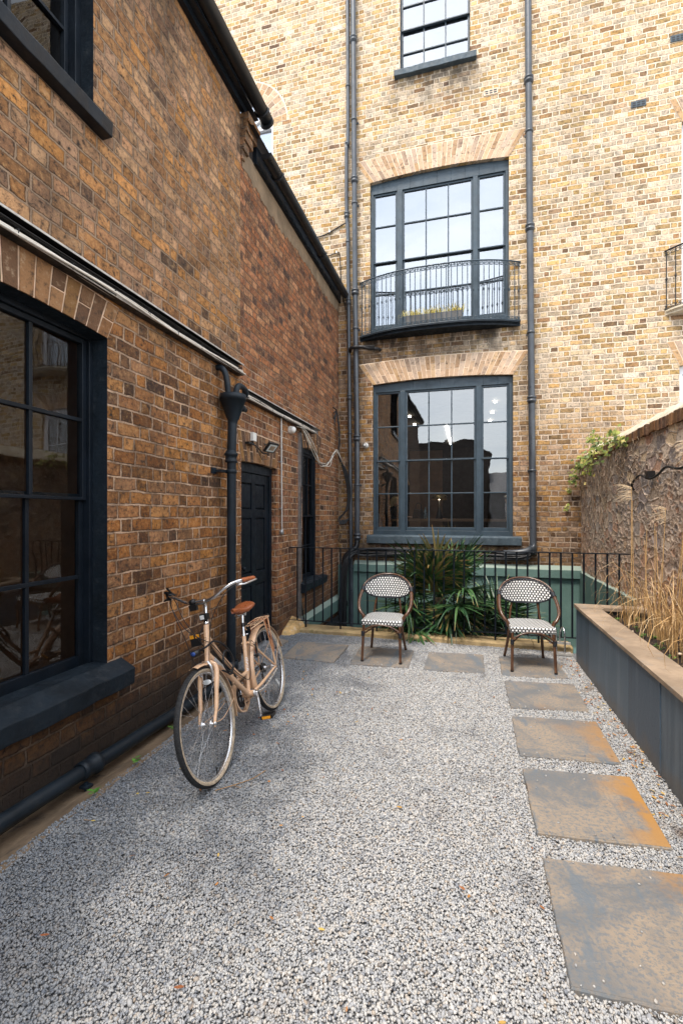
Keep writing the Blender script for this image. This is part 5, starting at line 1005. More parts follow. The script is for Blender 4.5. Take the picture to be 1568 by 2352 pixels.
for s_ in (-1,1):
    mb=MB(); a=R(176); mb.tube(smooth([(WB,s_*.058,WR+.005),(WB-.10,s_*.055,WR-.012),(WB-.25,s_*.035,WR+.0),(WB+.355*math.cos(a),s_*.027,WR+.355*math.sin(a))],5),.0028,6); bp_(mb,'mudguard_stay','bike',gf)
    mb=MB(); a=R(150); mb.tube(smooth([(0,s_*.072,WR+.01),(-.14,s_*.06,WR+.10),(.362*math.cos(a),s_*.03,WR+.362*math.sin(a))],5),.0028,6); bp_(mb,'mudguard_stay','bike',gr_)
# bars, stem, post, saddle
hd=(HT-HB).normalized(); stp=HT+hd*.135
mb=MB(); mb.lathe([(.0195,0),(.0215,.004),(.0215,.016),(.017,.022),(.0145,.034),(.012,.036)],HT,hd,18); mb.tube([HT,stp],.0112,12); mb.tube(smooth([stp-hd*.005,stp+hd*.014+Vector((.012,0,0)),Vector((.862,0,1.075))],4),.0135,12); mb.tube([(.865,-.03,1.077),(.865,.03,1.077)],.0185,14); sm_=bp_(mb,'stem','chrome')
def bar(s_): return [(.865,s_*.0,1.077),(.867,s_*.06,1.080),(.868,s_*.11,1.095),(.855,s_*.17,1.128),(.832,s_*.225,1.15),(.80,s_*.262,1.157),(.75,s_*.288,1.156),(.66,s_*.318,1.148)]
mb=MB()
for s_ in (-1,1): mb.tube(smooth(bar(s_),6),.0112,12)
hbz=bp_(mb,'handlebar','chrome')
for s_ in (-1,1):
    mb=MB(); mb.lathe([(.0,-.002),(.015,.0),(.0165,.008)]+[(.0165+(.0012 if k%2 else -.0004),.012+.0085*k) for k in range(13)]+[(.0165,.128),(.013,.132)],(.652,s_*.3205,1.147),Vector((.80-.66,s_*(.272-.318),.009)),14); bp_(mb,'grip','saddle' if s_>0 else 'black')
    mb=MB(); c=Vector((.80,s_*.262,1.150)); mb.obox(c+Vector((.0,s_*.006,-.012)),(.020,-s_*.006,0),(0,.011,0),(0,0,.012)); mb.tube(smooth([c+Vector((.015,s_*.012,-.016)),c+Vector((.0,s_*.045,-.020)),c+Vector((-.05,s_*.066,-.016)),c+Vector((-.125,s_*.082,-.012))],5),.006,8); bl=bp_(mb,'brake_lever','alu' if s_>0 else 'black',hbz)
mb=MB(); c=Vector((.79,-.262,1.165)); mb.lathe([(0,-.02),(.024,-.018),(.027,-.004),(.024,.012),(0,.016)],c,(0,.3,1),14); mb.obox(c+Vector((.02,.0,.012)),(.026,0,.01),(0,.012,0),(0,0,.008)); mb.obox(c+Vector((.03,.02,.03)),(.02,0,.02),(0,.006,0),(0,0,.006)); bp_(mb,'gear_shifter','black',hbz)
mb=MB(); mb.lathe([(0,-.02),(.020,-.018),(.024,.0),(.020,.018),(0,.02)],(.872,-.055,1.085),(0,1,0),14); mb.obox((.885,-.05,1.05),(.014,0,0),(0,.026,0),(0,0,.02)); bp_(mb,'light_mount','black',hbz)
mb=MB(); c=HT+hd*.06+Vector((.022,0,0)); mb.obox(c,(.020,0,0),(0,.030,0),(0,0,.022)); fl=bp_(mb,'front_light','black',None,bevel=.006); mb=MB(); mb.obox(c+Vector((.0212,-.008,0)),(.001,0,0),(0,.015,0),(0,0,.014)); bp_(mb,'lens','clearref',fl)
mb=MB(); c=Vector((.905,-.072,.835)); mb.obox(c,(.008,0,0),(0,.036,0),(0,0,.038)); mb.tube([c,HT+hd*.02],.005,6); rf=bp_(mb,'reflector_box','black',None,bevel=.003); mb=MB(); [mb.obox(c+Vector((.009,.02*q,.027)),(.001,0,0),(0,.014,0),(0,0,.012)) for q in (-1,1)]; bp_(mb,'amber_reflector','amber',rf)
pu=(ST-BB).normalized(); pt_=ST+pu*.15; mb=MB(); mb.tube([ST-pu*.02,pt_],.0122,14); mb.tube([ST-pu*.016,ST+pu*.002],.0195,14); mb.tube([ST+Vector((-.02,.0,-.01)),ST+Vector((-.03,.02,-.01))],.006,8); mb.tube([pt_-pu*.03,pt_+pu*.012],.016,12); mb.tube([pt_+Vector((0,-.03,.008)),pt_+Vector((0,.03,.008))],.016,12)
for s_ in (-1,1): mb.tube(smooth([pt_+Vector((.12,s_*.012,.02)),pt_+Vector((.04,s_*.022,.012)),pt_+Vector((-.05,s_*.024,.012)),pt_+Vector((-.10,s_*.04,.03))],5),.0035,6)
bp_(mb,'seat_post','chrome'); mb=MB(); mb.tube([ST+pu*.055,ST+pu*.085],.017,12); mb.obox(ST+pu*.07+Vector((-.03,.0,0)),(.02,0,0),(0,.014,0),(0,0,.012)); bp_(mb,'clamp_light','black')
mb=MB(); n=22; m=14; vs=[]; sc0=pt_+Vector((.015,0,.052))
for i in range(n+1):
    u=i/n; x_=.145-.275*u; hw=.016+.012*min(1,u*6)+.062*(1/(1+math.exp(-(u-.58)*13))); 
    if u>.9: hw*=math.sqrt(max(.02,1-((u-.9)/.1)**2*.9))
    if u<.06: hw*=.55+.45*u/.06
    top=.012*math.cos(u*5.5)+.020*max(0,u-.6); dep=.030+.014*u
    for j in range(m):
        a=2*PI*j/m; cy=math.cos(a); cz=math.sin(a); vs.append(sc0+Vector((x_,hw*cy,top+(dep*.55*cz if cz>0 else dep*1.0*cz*(.55 if abs(cy)<.5 else .9)))))
mb.add(vs,[(i*m+j,i*m+(j+1)%m,(i+1)*m+(j+1)%m,(i+1)*m+j) for i in range(n) for j in range(m)]+[tuple(range(m)),tuple(range(n*m,n*m+m))],0,True); bp_(mb,'saddle','saddle')
# rear rack with orange straps and light
mb=MB(); zr=.745
for s_ in (-1,1): mb.tube(smooth([(.22,s_*.018,.725),(.19,s_*.04,.735),(.12,s_*.062,zr),(-.02,s_*.065,zr+.005),(-.11,s_*.06,zr+.008),(-.135,s_*.03,zr+.008),(-.14,0,zr+.008)],5),.0048,8); mb.tube([(.0,s_*.072,WR+.02),(.015,s_*.068,zr-.1),(.03,s_*.062,zr)],.0052,8); mb.tube([(.0,s_*.072,WR+.02),(-.07,s_*.066,zr)],.0048,8)
for y in (-.03,0,.03): mb.tube([(.16,y,zr-.004),(-.13,y,zr+.004)],.0035,6)
mb.tube([(.14,-.062,zr-.002),(.14,.062,zr-.002)],.004,6); mb.tube([(-.05,-.064,zr),(-.05,.064,zr)],.004,6); rk=bp_(mb,'rear_rack','bike')
mb=MB(); 
for s_ in (-1,1):
    mb.strip([(.005,s_*.080,WR+.12),(.02,s_*.074,zr-.12),(.02,s_*.071,zr+.008),(.03,s_*.05,zr+.014)],[.008]*4,(1,0,0)); mb.strip([(-.02,s_*.081,WR+.12),(-.03,s_*.074,zr-.12),(-.035,s_*.071,zr+.008),(-.03,s_*.05,zr+.014)],[.007]*4,(1,0,0))
mb.strip([(.03,-.06,zr+.0125),(.03,.06,zr+.0125)],[.008]*2,(1,0,0)); mb.strip([(-.03,-.06,zr+.0125),(-.03,.06,zr+.0125)],[.007]*2,(1,0,0)); bp_(mb,'elastic_strap','orange_strap',rk)
mb=MB(); mb.obox((-.155,0,zr+.005),(.018,0,0),(0,.04,0),(0,0,.016)); rl=bp_(mb,'rear_light','black',None,bevel=.004); mb=MB(); mb.obox((-.1745,0,zr+.005),(.0015,0,0),(0,.034,0),(0,0,.012)); bp_(mb,'red_lens','red',rl)
# brakes
mb=MB(); c=CR+Vector((.03,0,.0)); mb.tube([CR,c+Vector((.018,0,0))],.007,8)
for s_ in (1,): mb.tube(smooth([c+Vector((.01,.03,.02)),c+Vector((.012,.045,-.01)),c+Vector((.014,.045,-.06)),c+Vector((.012,.036,-.10))],5),[.008,.009,.009,.008]*4,8) if 0 else mb.tube(smooth([c+Vector((.01,.026,.03)),c+Vector((.012,.044,-.005)),c+Vector((.014,.046,-.05)),c+Vector((.012,.038,-.10))],5),.0085,8)
mb.tube(smooth([c+Vector((.01,-.05,.02)),c+Vector((.012,-.05,-.02)),c+Vector((.012,-.036,-.06))],5),.0075,8); mb.tube([c+Vector((.01,-.05,.022)),c+Vector((.01,.026,.03))],.0035,6); bp_(mb,'front_brake','alu')
mb=MB(); mb.tube(smooth([(.30,.035,.62),(.285,.055,.60),(.29,.06,.55),(.30,.055,.51)],5),.008,8); mb.tube([(.30,.055,.52),(.29,.012,.54)],.006,6); mb.lathe([(0,0),(.012,0),(.012,.02),(0,.02)],(.295,.05,.53),(0,1,0),8); bp_(mb,'rear_brake','black')
mb=MB(); mb.lathe([(.0,0),(.030,.0),(.032,.003),(.027,.006),(0,.006)],(0,0,0),(1,0,.15),18); mb.v=[(x+CR.x+.052,y,z*.5+.575) for x,y,z in mb.v]; bp_(mb,'front_reflector','clearref')
# drivetrain
mb=MB(); c=BB; mb.lathe([(.0,.046),(.024,.046),(.026,.052),(.024,.058),(0,.058)],c,(0,1,0),16); mb.tube(smooth([c+Vector((0,.062,.0)),c+Vector((.012,.072,-.05)),c+Vector((.035,.078,-.12)),c+Vector((.045,.080,-.165))],5),[.013]*3+[.0105]*13,10); mb.lathe([(0,0),(.014,0),(.014,.012),(0,.013)],c+Vector((0,.062,0)),(0,1,0),14); bp_(mb,'crank','alu'); mb=MB()
mb.tube(smooth([c+Vector((0,-.062,.0)),c+Vector((-.02,-.072,.06)),c+Vector((-.045,-.080,.165))],5),.0115,10); bp_(mb,'crank','alu')
for s_,off in ((1,Vector((.045,.085,-.165))),(-1,Vector((-.045,-.085,.165)))):
    mb=MB(); c2_=BB+off+Vector((0,s_*.052,0)); mb.tube([BB+off,BB+off+Vector((0,s_*.10,0))],.007,8)
    for q in (-1,1): mb.obox(c2_+Vector((.034*q,0,0)),(.007,0,0),(0,.047,0),(0,0,.013))
    for q in (-1,1): mb.obox(c2_+Vector((0,.042*q,0)),(.030,0,0),(0,.006,0),(0,0,.010))
    pd=bp_(mb,'pedal','black',None,bevel=.002); mb=MB(); mb.obox(c2_+Vector((.0415,0,0)),(.001,0,0),(0,.033,0),(0,0,.010)); bp_(mb,'amber_reflector','amber',pd)
mb=MB(); c=BB+Vector((0,-.062,0)); nn=40
def pr(c,r,a,y): return (c.x+r*math.cos(a),c.y+y,c.z+r*math.sin(a))
n=40; vs=[]
for k in range(n+1):
    a=R(100)-R(330)*k/n
    for r,y in ((.112,-.012),(.124,-.012),(.124,.016),(.112,.016)): vs.append(pr(c,r,a,y))
mb.add(vs,[(k*4+j,k*4+(j+1)%4,(k+1)*4+(j+1)%4,(k+1)*4+j) for k in range(n) for j in range(4)],0,False)
mb.obox(c+Vector((-.22,-.002,.120)),(.20,0,.01),(0,.014,0),(0,0,.004)); mb.obox(c+Vector((-.22,-.002,-.085)),(.20,0,.02),(0,.014,0),(0,0,.004)); mb.obox(c+Vector((-.02,.014,-.03)),(.012,0,-.10),(0,.002,0),(.008,0,.002)); bp_(mb,'chain_guard','bike')
mb=MB(); mb.lathe([(.05,-.002),(.088,-.002),(.088,.002),(.05,.002),(.05,-.002)],c,(0,1,0),30); [mb.obox(c+Vector((.035*math.cos(a),0,.035*math.sin(a))),(.03*math.cos(a),0,.03*math.sin(a)),(0,.003,0),(-.006*math.sin(a),0,.006*math.cos(a))) for a in [2*PI*k/5 for k in range(5)]]; mb.tube([c+Vector((0,0,.088)),(0,-.05,WR+.035)],.004,5); mb.tube([c+Vector((0,0,-.088)),(0.02,-.05,WR-.10)],.004,5); mb.lathe([(.01,-.012),(.045,-.012),(.038,.01),(.02,.012)],(0,-.042,WR),(0,1,0),20); mb.obox((.02,-.055,WR-.09),(.008,0,0),(0,.006,0),(.01,0,.05)); bp_(mb,'chainset','rubber')
mb=MB(); mb.tube(smooth([(.40,.05,.285),(.34,.075,.28),(.20,.10,.315),(.10,.115,.345)],4),.0075,8); mb.build('x','alu') if 0 else bp_(mb,'kickstand','alu')
# cables
mb=MB()
for pts in ([(.82,.255,1.14),(.90,.20,1.10),(.95,.11,.98),(.95,.06,.86),(.965,.03,.72),(.975,.03,.69)],[(.80,-.25,1.14),(.90,-.2,1.09),(.96,-.14,.98),(.965,-.11,.86),(.965,-.085,.72),(.96,-.06,.66)],[(.80,-.24,1.14),(.88,-.17,1.10),(.95,-.10,.99),(.94,-.04,.86),(.90,-.025,.78),(.75,-.02,.62),(.60,-.02,.45),(.48,-.02,.36)],[(.80,-.26,1.14),(.90,-.20,1.08),(.97,-.09,.93),(.93,.0,.83),(.91,.03,.80),(.80,.024,.70),(.68,.024,.56),(.55,.024,.45),(.47,.028,.40),(.42,.03,.42),(.385,.03,.52),(.35,.035,.60),(.31,.04,.65),(.28,.05,.62)]): mb.tube(smooth(pts,6),.0026,6)
bp_(mb,'brake_cables','rubber')
psi,lam=R(4.6),R(13.2); f=Vector((math.sin(psi),-math.cos(psi),0)); l0=Vector((math.cos(psi),math.sin(psi),0)); z=Vector((0,0,1)); u=z*math.cos(lam)-l0*math.sin(lam); l=l0*math.cos(lam)+z*math.sin(lam)
MWB=Matrix(((f.x,l.x,u.x,-1.571),(f.y,l.y,u.y,3.648),(f.z,l.z,u.z,.004),(0,0,0,1))); bi.matrix_world=MWB; bi.location=MWB.to_translation(); bi.rotation_euler=MWB.to_euler()
lk=thing('cable_lock','black coiled cable lock hung on the bicycle frame','bicycle lock',local=True)
def ell(c,a,b,n,ph=0,tw=0): return [Vector(c)+Vector((a*math.cos(ph+2*PI*k/n),tw*math.sin(2*PI*k/n),b*math.sin(ph+2*PI*k/n))) for k in range(n+1)]
mb=MB(); mb.tube(smooth([(.97,-.035,.775),(.965,.02,.79),(.93,.035,.80),(.86,.03,.80),(.78,.04,.76),(.71,.045,.69),(.68,.045,.62),(.70,.045,.57),(.75,.045,.555),(.80,.042,.59),(.81,.04,.65),(.77,.042,.70),(.70,.04,.68),(.66,.04,.61),(.68,.035,.56),(.73,.032,.53),(.78,.035,.56),(.80,-.035,.62),(.83,-.04,.70),(.90,-.04,.76),(.96,-.045,.77)],6),.0068,8); mb.build('cable','rubber',lk)
mb=MB(); mb.lathe([(0,0),(.019,0),(.021,.006),(.021,.05),(0,.05)],(.975,-.075,.765),(0,1,0),14); mb.build('lock_body','black',lk); mb=MB(); mb.lathe([(0,.005),(.016,.004),(.018,-.002),(.018,-.01)],(.975,-.077,.765),(0,-1,0),14); mb.lathe([(0,0),(.014,0),(.014,.004),(0,.004)],(.996,-.055,.765),(1,0,0),12); mb.build('lock_cap','blue',lk)
lk.location=bi.location; lk.rotation_euler=bi.rotation_euler
# ================================================= PLANTS
def leafstrip(mb,pts,w,side,rnd_,fold=0.,t0=0.):
    m=len(pts); tt=[t0+(1-t0)*i/(m-1) for i in range(m)]
    vs=[];at=[]
    for i,p in enumerate(pts):
        p=Vector(p); s_=(side[i] if isinstance(side,list) else side)*w[i]
        if fold:
            nrm=Vector((0,0,-1))*abs(w[i])*fold; vs+=[p-s_-nrm*0,p+nrm,p+s_]; at+=[tt[i]]*3
        else: vs+=[p-s_,p+s_]; at+=[tt[i]]*2
    k=3 if fold else 2; fs=[]
    for i in range(m-1):
        for j in range(k-1): fs.append((k*i+j,k*i+j+1,k*(i+1)+j+1,k*(i+1)+j))
    mb.add(vs,fs,0,False,rnd=rnd_,tt=at)
def palm(name,label,base,nfan,rad,seed,elr=(-25,80),azr=None,pet=(.25,.5)):
    rnd=random.Random(seed); t=thing(name,label,'palm',base); b=Vector(base)
    mb=MB(); mb.tube([b+Vector((0,0,-1.6)),b+Vector((.02,0,-.8)),b],[.07,.08,.09],10); mb.build('trunk','twig',t)
    mb=MB()
    for k in range(nfan):
        az=2*PI*(k*.618)+rnd.uniform(-.3,.3); el=R(rnd.uniform(*elr)); L_=rnd.uniform(*pet)
        if azr and rnd.random()<.6: az=R(rnd.uniform(*azr))
        d=Vector((math.cos(az)*math.cos(el),math.sin(az)*math.cos(el),math.sin(el))); c=b+d*L_+Vector((0,0,-.08*L_))
        mb.tube([b,b+d*L_*.6,c],.006,5,rnd=.35,tt=0.)
        sd_=d.cross(Vector((0,0,1))).normalized(); up=sd_.cross(d); nl=rnd.randint(22,28); dead=rnd.random()<.04
        for q in range(nl):
            a=R(-118+236*q/(nl-1)+rnd.uniform(-3,3)); dir_=(d*math.cos(a)+sd_*math.sin(a)+up*rnd.uniform(-.10,.16)).normalized(); ll=rad*(.62+.38*math.cos(a*.62))*rnd.uniform(.86,1.06); pts=[]; bend=rnd.uniform(.02,.12)+(.5 if rnd.random()<.16 else 0); kt=rnd.uniform(.55,.8)
            for j in range(7):
                s_=j/6; p=c+dir_*ll*s_; g_=bend*ll*(max(0,s_-kt*.4)**2)*1.5; p=p+Vector((0,0,-g_)); pts.append(p)
            w=[.007,.0135,.0175,.017,.0135,.008,.001]; side=dir_.cross(up).normalized()
            if side.length<.1: side=sd_
            leafstrip(mb,pts,[x*rnd.uniform(.8,1.15) for x in w],side,.97+rnd.random()*.03 if dead else rnd.random()*.94,fold=.45)
    mb.build('fronds','palm',t); return t
palm('palm','large dark green fan palm bursting through the railing between the chairs',(-.40,6.72,.46),58,.56,5,(-45,75),(185,355),(.18,.66))
palm('palm','smaller dark palm low in the light well behind the right chair',(.45,7.15,-.05),16,.62,8,(5,70),None,(.2,.5))
def grassclump(label,c,n,hmax,seed,stalks,group,spread=.10,nm='ornamental_grass'):
    rnd=random.Random(seed); t=thing(nm,label,'grass',c,group); mb=MB(); c=Vector(c)
    for k in range(n):
        az=rnd.uniform(0,2*PI); b=c+Vector((rnd.gauss(0,spread*.5),rnd.gauss(0,spread),0)); h=hmax*rnd.uniform(.22,.92)*rnd.uniform(.7,1.); lean=rnd.uniform(.04,.6); d=Vector((math.cos(az),math.sin(az),0)); cur=rnd.random()*.8
        pts=[]; m=12; kk=rnd.uniform(.3,.85); dr=rnd.uniform(.6,3.1) if cur<.62 else 0
        for j in range(m+1):
            s_=j/m
            if s_<kk or not dr: p=b+d*lean*h*s_*s_+Vector((0,0,h*s_))
            else: a=(s_-kk)/(1-kk)*dr*1.9; r_=h*(1-kk)/1.9; p=b+d*(lean*h*kk*kk+r_*(1-math.cos(a))*1.3)+Vector((0,0,h*kk+r_*math.sin(a)))
            pts.append(p+Vector((rnd.uniform(-.002,.002),rnd.uniform(-.002,.002),0)))
        for p in pts:
            if p.x>1.80: p.x=1.80-(p.x-1.80)*.3
        sd_=Vector((-d.y,d.x,0)).lerp(Vector((1,0,0)),rnd.random()*.7).normalized(); w0=rnd.uniform(.0014,.0036); w=[w0*(1-.25*j/m) if j<m-2 else w0*.35*(m-j+.3)/2 for j in range(m+1)]; leafstrip(mb,pts,w,sd_,rnd.random()*(.94 if rnd.random()<.93 else 1),t0=0.)
    mb.build('blades','drygrass',t)
    for (dx,dy,h,lx,ly,pl) in stalks:
        s=MB(); b=c+Vector((dx,dy,0)); e=b+Vector((lx,ly,h)); s.tube([b,b.lerp(e,.5)+Vector((lx*.1,ly*.1,0)),e],[.0048,.004,.0025],6,rnd=.5,tt=.3); s.build('stalk','drygrass',t)
        if pl:
            s=MB()
            for q in range(46):
                az=rnd.uniform(0,2*PI); d=Vector((-.9+rnd.uniform(-.5,.5),rnd.uniform(.1,.9),0)).normalized() if pl>0 else Vector((math.cos(az),math.sin(az),0)); L_=abs(pl)*(.25+1.1*rnd.random()**1.6); r0=.13*rnd.random()**1.5; dk=rnd.uniform(.4,1.1); pts=[e+Vector((0,0,-r0))+d*L_*s_+Vector((0,0,L_*(.7*s_*(1-r0*6)-dk*s_*s_))) for s_ in (0,.2,.4,.6,.8,1)]
                leafstrip(s,pts,[.0006,.001,.0012,.0012,.001,.0003],Vector((.3,.3,.9)),rnd.random())
            s.build('plume','plume',t)
G='clumps of dry ornamental grass in the planter'
grassclump('dry grass clump at the far end of the planter, with one feathery plume leaning left',(1.62,5.33,.50),58,.98,1,[(-.02,0,1.42,.0,-.02,.14),(.02,.03,1.28,-.02,.0,0),(.06,-.1,1.0,.03,0,0)],G)
grassclump('tall straw coloured grass clump just in front of the farthest one',(1.67,4.85,.50),66,1.05,2,[(.0,0,1.20,.03,-.1,.12),(-.05,.04,.9,-.02,.06,0),(.05,-.08,1.0,.05,-.2,0),(.02,.1,1.06,0,.02,0)],G)
grassclump('dense dry grass clump with the tallest stalk, near the middle of the planter',(1.65,4.47,.50),72,1.1,3,[(.0,-.05,1.62,.0,-.22,0),(.0,-.05,1.70,.02,-.28,.13),(.06,.1,1.15,.06,-.15,0),(-.04,.1,1.0,-.03,.05,0)],G)
grassclump('broad clump of curling dry grass at the right edge of the picture',(1.67,4.04,.50),74,1.05,4,[(0,0,1.3,.04,-.1,.1),(.05,.05,1.1,.02,-.2,0)],G,.13)
grassclump('dry grass clump nearest the viewer in the planter',(1.66,3.5,.50),60,1.0,5,[(0,0,1.2,.04,-.1,0)],G,.13)
# weeds in the bed
rnd=random.Random(77)
for i,(x,y) in enumerate([(1.46,5.35),(1.56,5.02),(1.50,4.75),(1.54,4.42),(1.47,4.05),(1.60,4.7),(1.55,3.6),(1.68,5.45)]):
    mb=MB()
    for k in range(rnd.randint(9,18)):
        a=rnd.uniform(0,2*PI); r_=rnd.uniform(0,.05); c=Vector((x+r_*math.cos(a),y+r_*math.sin(a),.53+rnd.uniform(.01,.04))); d=Vector((math.cos(a),math.sin(a),rnd.uniform(-.1,.4)))*rnd.uniform(.010,.018); s_=Vector((-d.y,d.x,0))*.6
        mb.add([c-d,c-s_*.9,c+d,c+s_*.9],[(0,1,2,3)],0,False,rnd=rnd.random(),tt=0.); mb.tube([(x,y,.51),tuple(c)],.001,3,rnd=.5,tt=0.)
    tag(mb.build('weed','weed'),['tiny green weed at the far corner of the soil bed','green seedling at the foot of the second dry clump','small low weed beside the stone edging','largest leafy green weed in front of the grasses','small weed near the middle of the soil by the edging','faint seedling between two grass clumps','weed in the nearer soil','little weed tucked against the stone wall'][i],'weed',group='green weeds in the planter soil')
for lab,x,y,r_ in (('pale rounded pebble lying on the planter soil',1.62,4.25,.018),('small white pebble near the far end of the soil',1.50,4.95,.012)):
    mb=MB(); mb.lathe([(r_*math.sin(PI*i/8),-r_*.6*math.cos(PI*i/8)) for i in range(9)],(x,y,.535),(0,.1,1),12); tag(mb.build('pebble','mortar_pale'),lab,'pebble')
# ivy on the wall corner
t=thing('ivy','yellow green ivy tumbling over the top corner of the stone wall','ivy',(1.7,7.5,2.5)); mb=MB(); rnd=random.Random(31)
def ivl(p,s_,n):
    n=n.normalized(); a=Vector((rnd.uniform(-1,1),rnd.uniform(-1,1),rnd.uniform(-1,1))); t1=(a-n*a.dot(n)).normalized(); t2=n.cross(t1); r_=rnd.random()
    o=[(0,-.9),(.7,-.75),(1.,-.05),(.45,.25),(0,1.1),(-.45,.25),(-1.,-.05),(-.7,-.75)]; mb.add([p+t1*x*s_+t2*y*s_ for x,y in o],[tuple(range(8))],0,False,rnd=r_,tt=0.)
cl=[((1.80,7.9,2.50),.20,80),((1.78,7.3,2.60),.17,60),((1.76,6.9,2.58),.15,55),((1.76,6.45,2.58),.12,45),((1.74,8.3,2.42),.15,60),((1.72,8.5,2.25),.10,34),((1.8,7.75,2.78),.09,30),((1.72,7.6,2.36),.15,34),((1.78,6.2,2.52),.07,14),((1.62,8.6,1.75),.07,12),((1.66,8.62,2.05),.06,10)]
for c,s_,n in cl:
    for k in range(n):
        p=Vector(c)+Vector((rnd.gauss(0,s_*.35),rnd.gauss(0,s_*.75),rnd.gauss(0,s_*.55))); ivl(p,rnd.uniform(.016,.034),Vector((-.6+rnd.uniform(-.5,.5),-.5+rnd.uniform(-.5,.5),.5+rnd.uniform(-.5,.6))))
mb.build('leaves','ivy',t)
mb=MB()
for k in range(46):
    y=rnd.uniform(5.7,8.6); z0_=rnd.uniform(2.2,2.6); L_=rnd.uniform(.3,1.5 if y>6.6 else .5); pts=[]; x_=1.815
    for j in range(9): pts.append((x_-.02+rnd.uniform(-.015,.01),y+.12*math.sin(j*.8+k)*rnd.random()-.02*j*rnd.uniform(-1,1),z0_-L_*j/8))
    mb.tube(smooth(pts,3),[.005-.0035*i/24 for i in range(25)],5)
mb.build('stems','twig',t)
mb=MB()
# bare creeper in the left corner
t=thing('bare_creeper','withered creeper stems with dead leaves climbing the inside corner','creeper',(-2.4,8.5,1)); rnd=random.Random(41); mb=MB(); ml=MB()
for k in range(5):
    pts=[(-2.40+rnd.uniform(-.03,.06),8.52+rnd.uniform(-.1,.12),1.1+.24*j) for j in range(12)]; mb.tube(smooth(pts,3),.003,4)
    for p in pts:
        for q in range(3): c=Vector(p)+Vector((rnd.uniform(-.03,.06),rnd.uniform(-.05,.05),rnd.uniform(-.1,.1))); d=Vector((rnd.uniform(-1,1),rnd.uniform(-1,1),rnd.uniform(-1,1)))*.018; e=Vector((rnd.uniform(-1,1),rnd.uniform(-1,1),rnd.uniform(-1,1)))*.012; ml.add([c-d,c-e,c+d,c+e],[(0,1,2,3)],0,False,rnd=rnd.random(),tt=0.)
mb.build('stems','twig',t); ml.build('leaves','deadleaf',t)
# box of yellow grass on the balcony
t=thing('window_box','grey trough of yellow grass standing on the balcony','planter',(-.6,8.52,5.05)); mb=MB(); x0,x1=-1.12,-.10
mb.box(x0,8.455,5.055,x1,8.60,5.27); [mb.box(x0+.02+k*.125,8.447,5.07,x0+.02+k*.125+.09,8.4545,5.255) for k in range(8)]; mb.build('trough','grey_render',t); mb=MB(); rnd=random.Random(5)
for k in range(420):
    x=x0+rnd.choice((.12,.22,.5,.55,.85,.93))+rnd.gauss(0,.07); b=Vector((min(max(x,x0),x1),8.52+rnd.uniform(-.06,.06),5.26)); az=rnd.uniform(0,2*PI); d=Vector((math.cos(az),math.sin(az)-.3,0)); h=rnd.uniform(.08,.24); w_=rnd.uniform(.4,1.); pts=[b+d*h*w_*s_+Vector((0,0,h*(1.5*s_-1.7*s_*s_*w_))) for s_ in (0,.25,.5,.75,1)]; leafstrip(mb,pts,[.003,.003,.0028,.002,.0006],Vector((1,0,0)),rnd.random())
mb.build('grass','yellowgrass',t)
# weeds by the footing, leaves and twigs on the gravel
for i,(x,y) in enumerate([(-2.15,3.02),(-2.10,2.55),(-2.09,2.2)]):
    mb=MB()
    for k in range(7): a=rnd.uniform(0,2*PI); c=Vector((x+.02*math.cos(a),y+.02*math.sin(a),.03+rnd.uniform(0,.03))); d=Vector((math.cos(a),math.sin(a),.2))*.02; s_=Vector((-d.y,d.x,0))*.5; mb.add([c-d,c-s_,c+d,c+s_],[(0,1,2,3)],0,False,rnd=rnd.random(),tt=0.)
    tag(mb.build('weed','weed'),['green weed at the wall footing behind the front wheel','tiny weed on the footing edge left of the bicycle','smallest weed at the gravel edge nearest the left corner'][i],'weed',group='weeds at the foot of the left wall')
mb=MB(); rnd=random.Random(19)
for k in range(340):
    x=rnd.uniform(-1.9,.3); y=rnd.uniform(1.3,5.9)
    if k%5: x=rnd.triangular(.90,1.16,1.13); y=rnd.uniform(1.8,5.7)
    if k%9==0: x=rnd.uniform(-2.0,-1.1); y=rnd.uniform(1.8,4.4)
    a=rnd.uniform(0,2*PI); L_=rnd.uniform(.007,.019); c=Vector((x,y,.013+rnd.random()*.006)); d=Vector((math.cos(a),math.sin(a),rnd.uniform(-.3,.3)))*L_; s_=Vector((-d.y,d.x,rnd.uniform(-.008,.008)))*rnd.uniform(.25,.5); mb.add([c-d,c-d*.3-s_,c+d*.6-s_*.7,c+d,c+d*.4+s_,c-d*.5+s_*.8],[tuple(range(6))],0,False,rnd=rnd.random(),tt=0.)
tag(mb.build('leaf_litter','deadleaf'),'scattered dead leaf and bark scraps on the gravel','leaf litter',kind='stuff')
mb=MB(); mb.tube(smooth([(-1.44,2.43,.016),(-1.36,2.50,.02),(-1.28,2.60,.018),(-1.24,2.70,.02)],4),.0025,5); mb.tube([(-1.36,2.50,.02),(-1.30,2.49,.018)],.0015,4); tag(mb.build('twig','drygrass'),'thin dry twig on the gravel by the front tyre','twig')
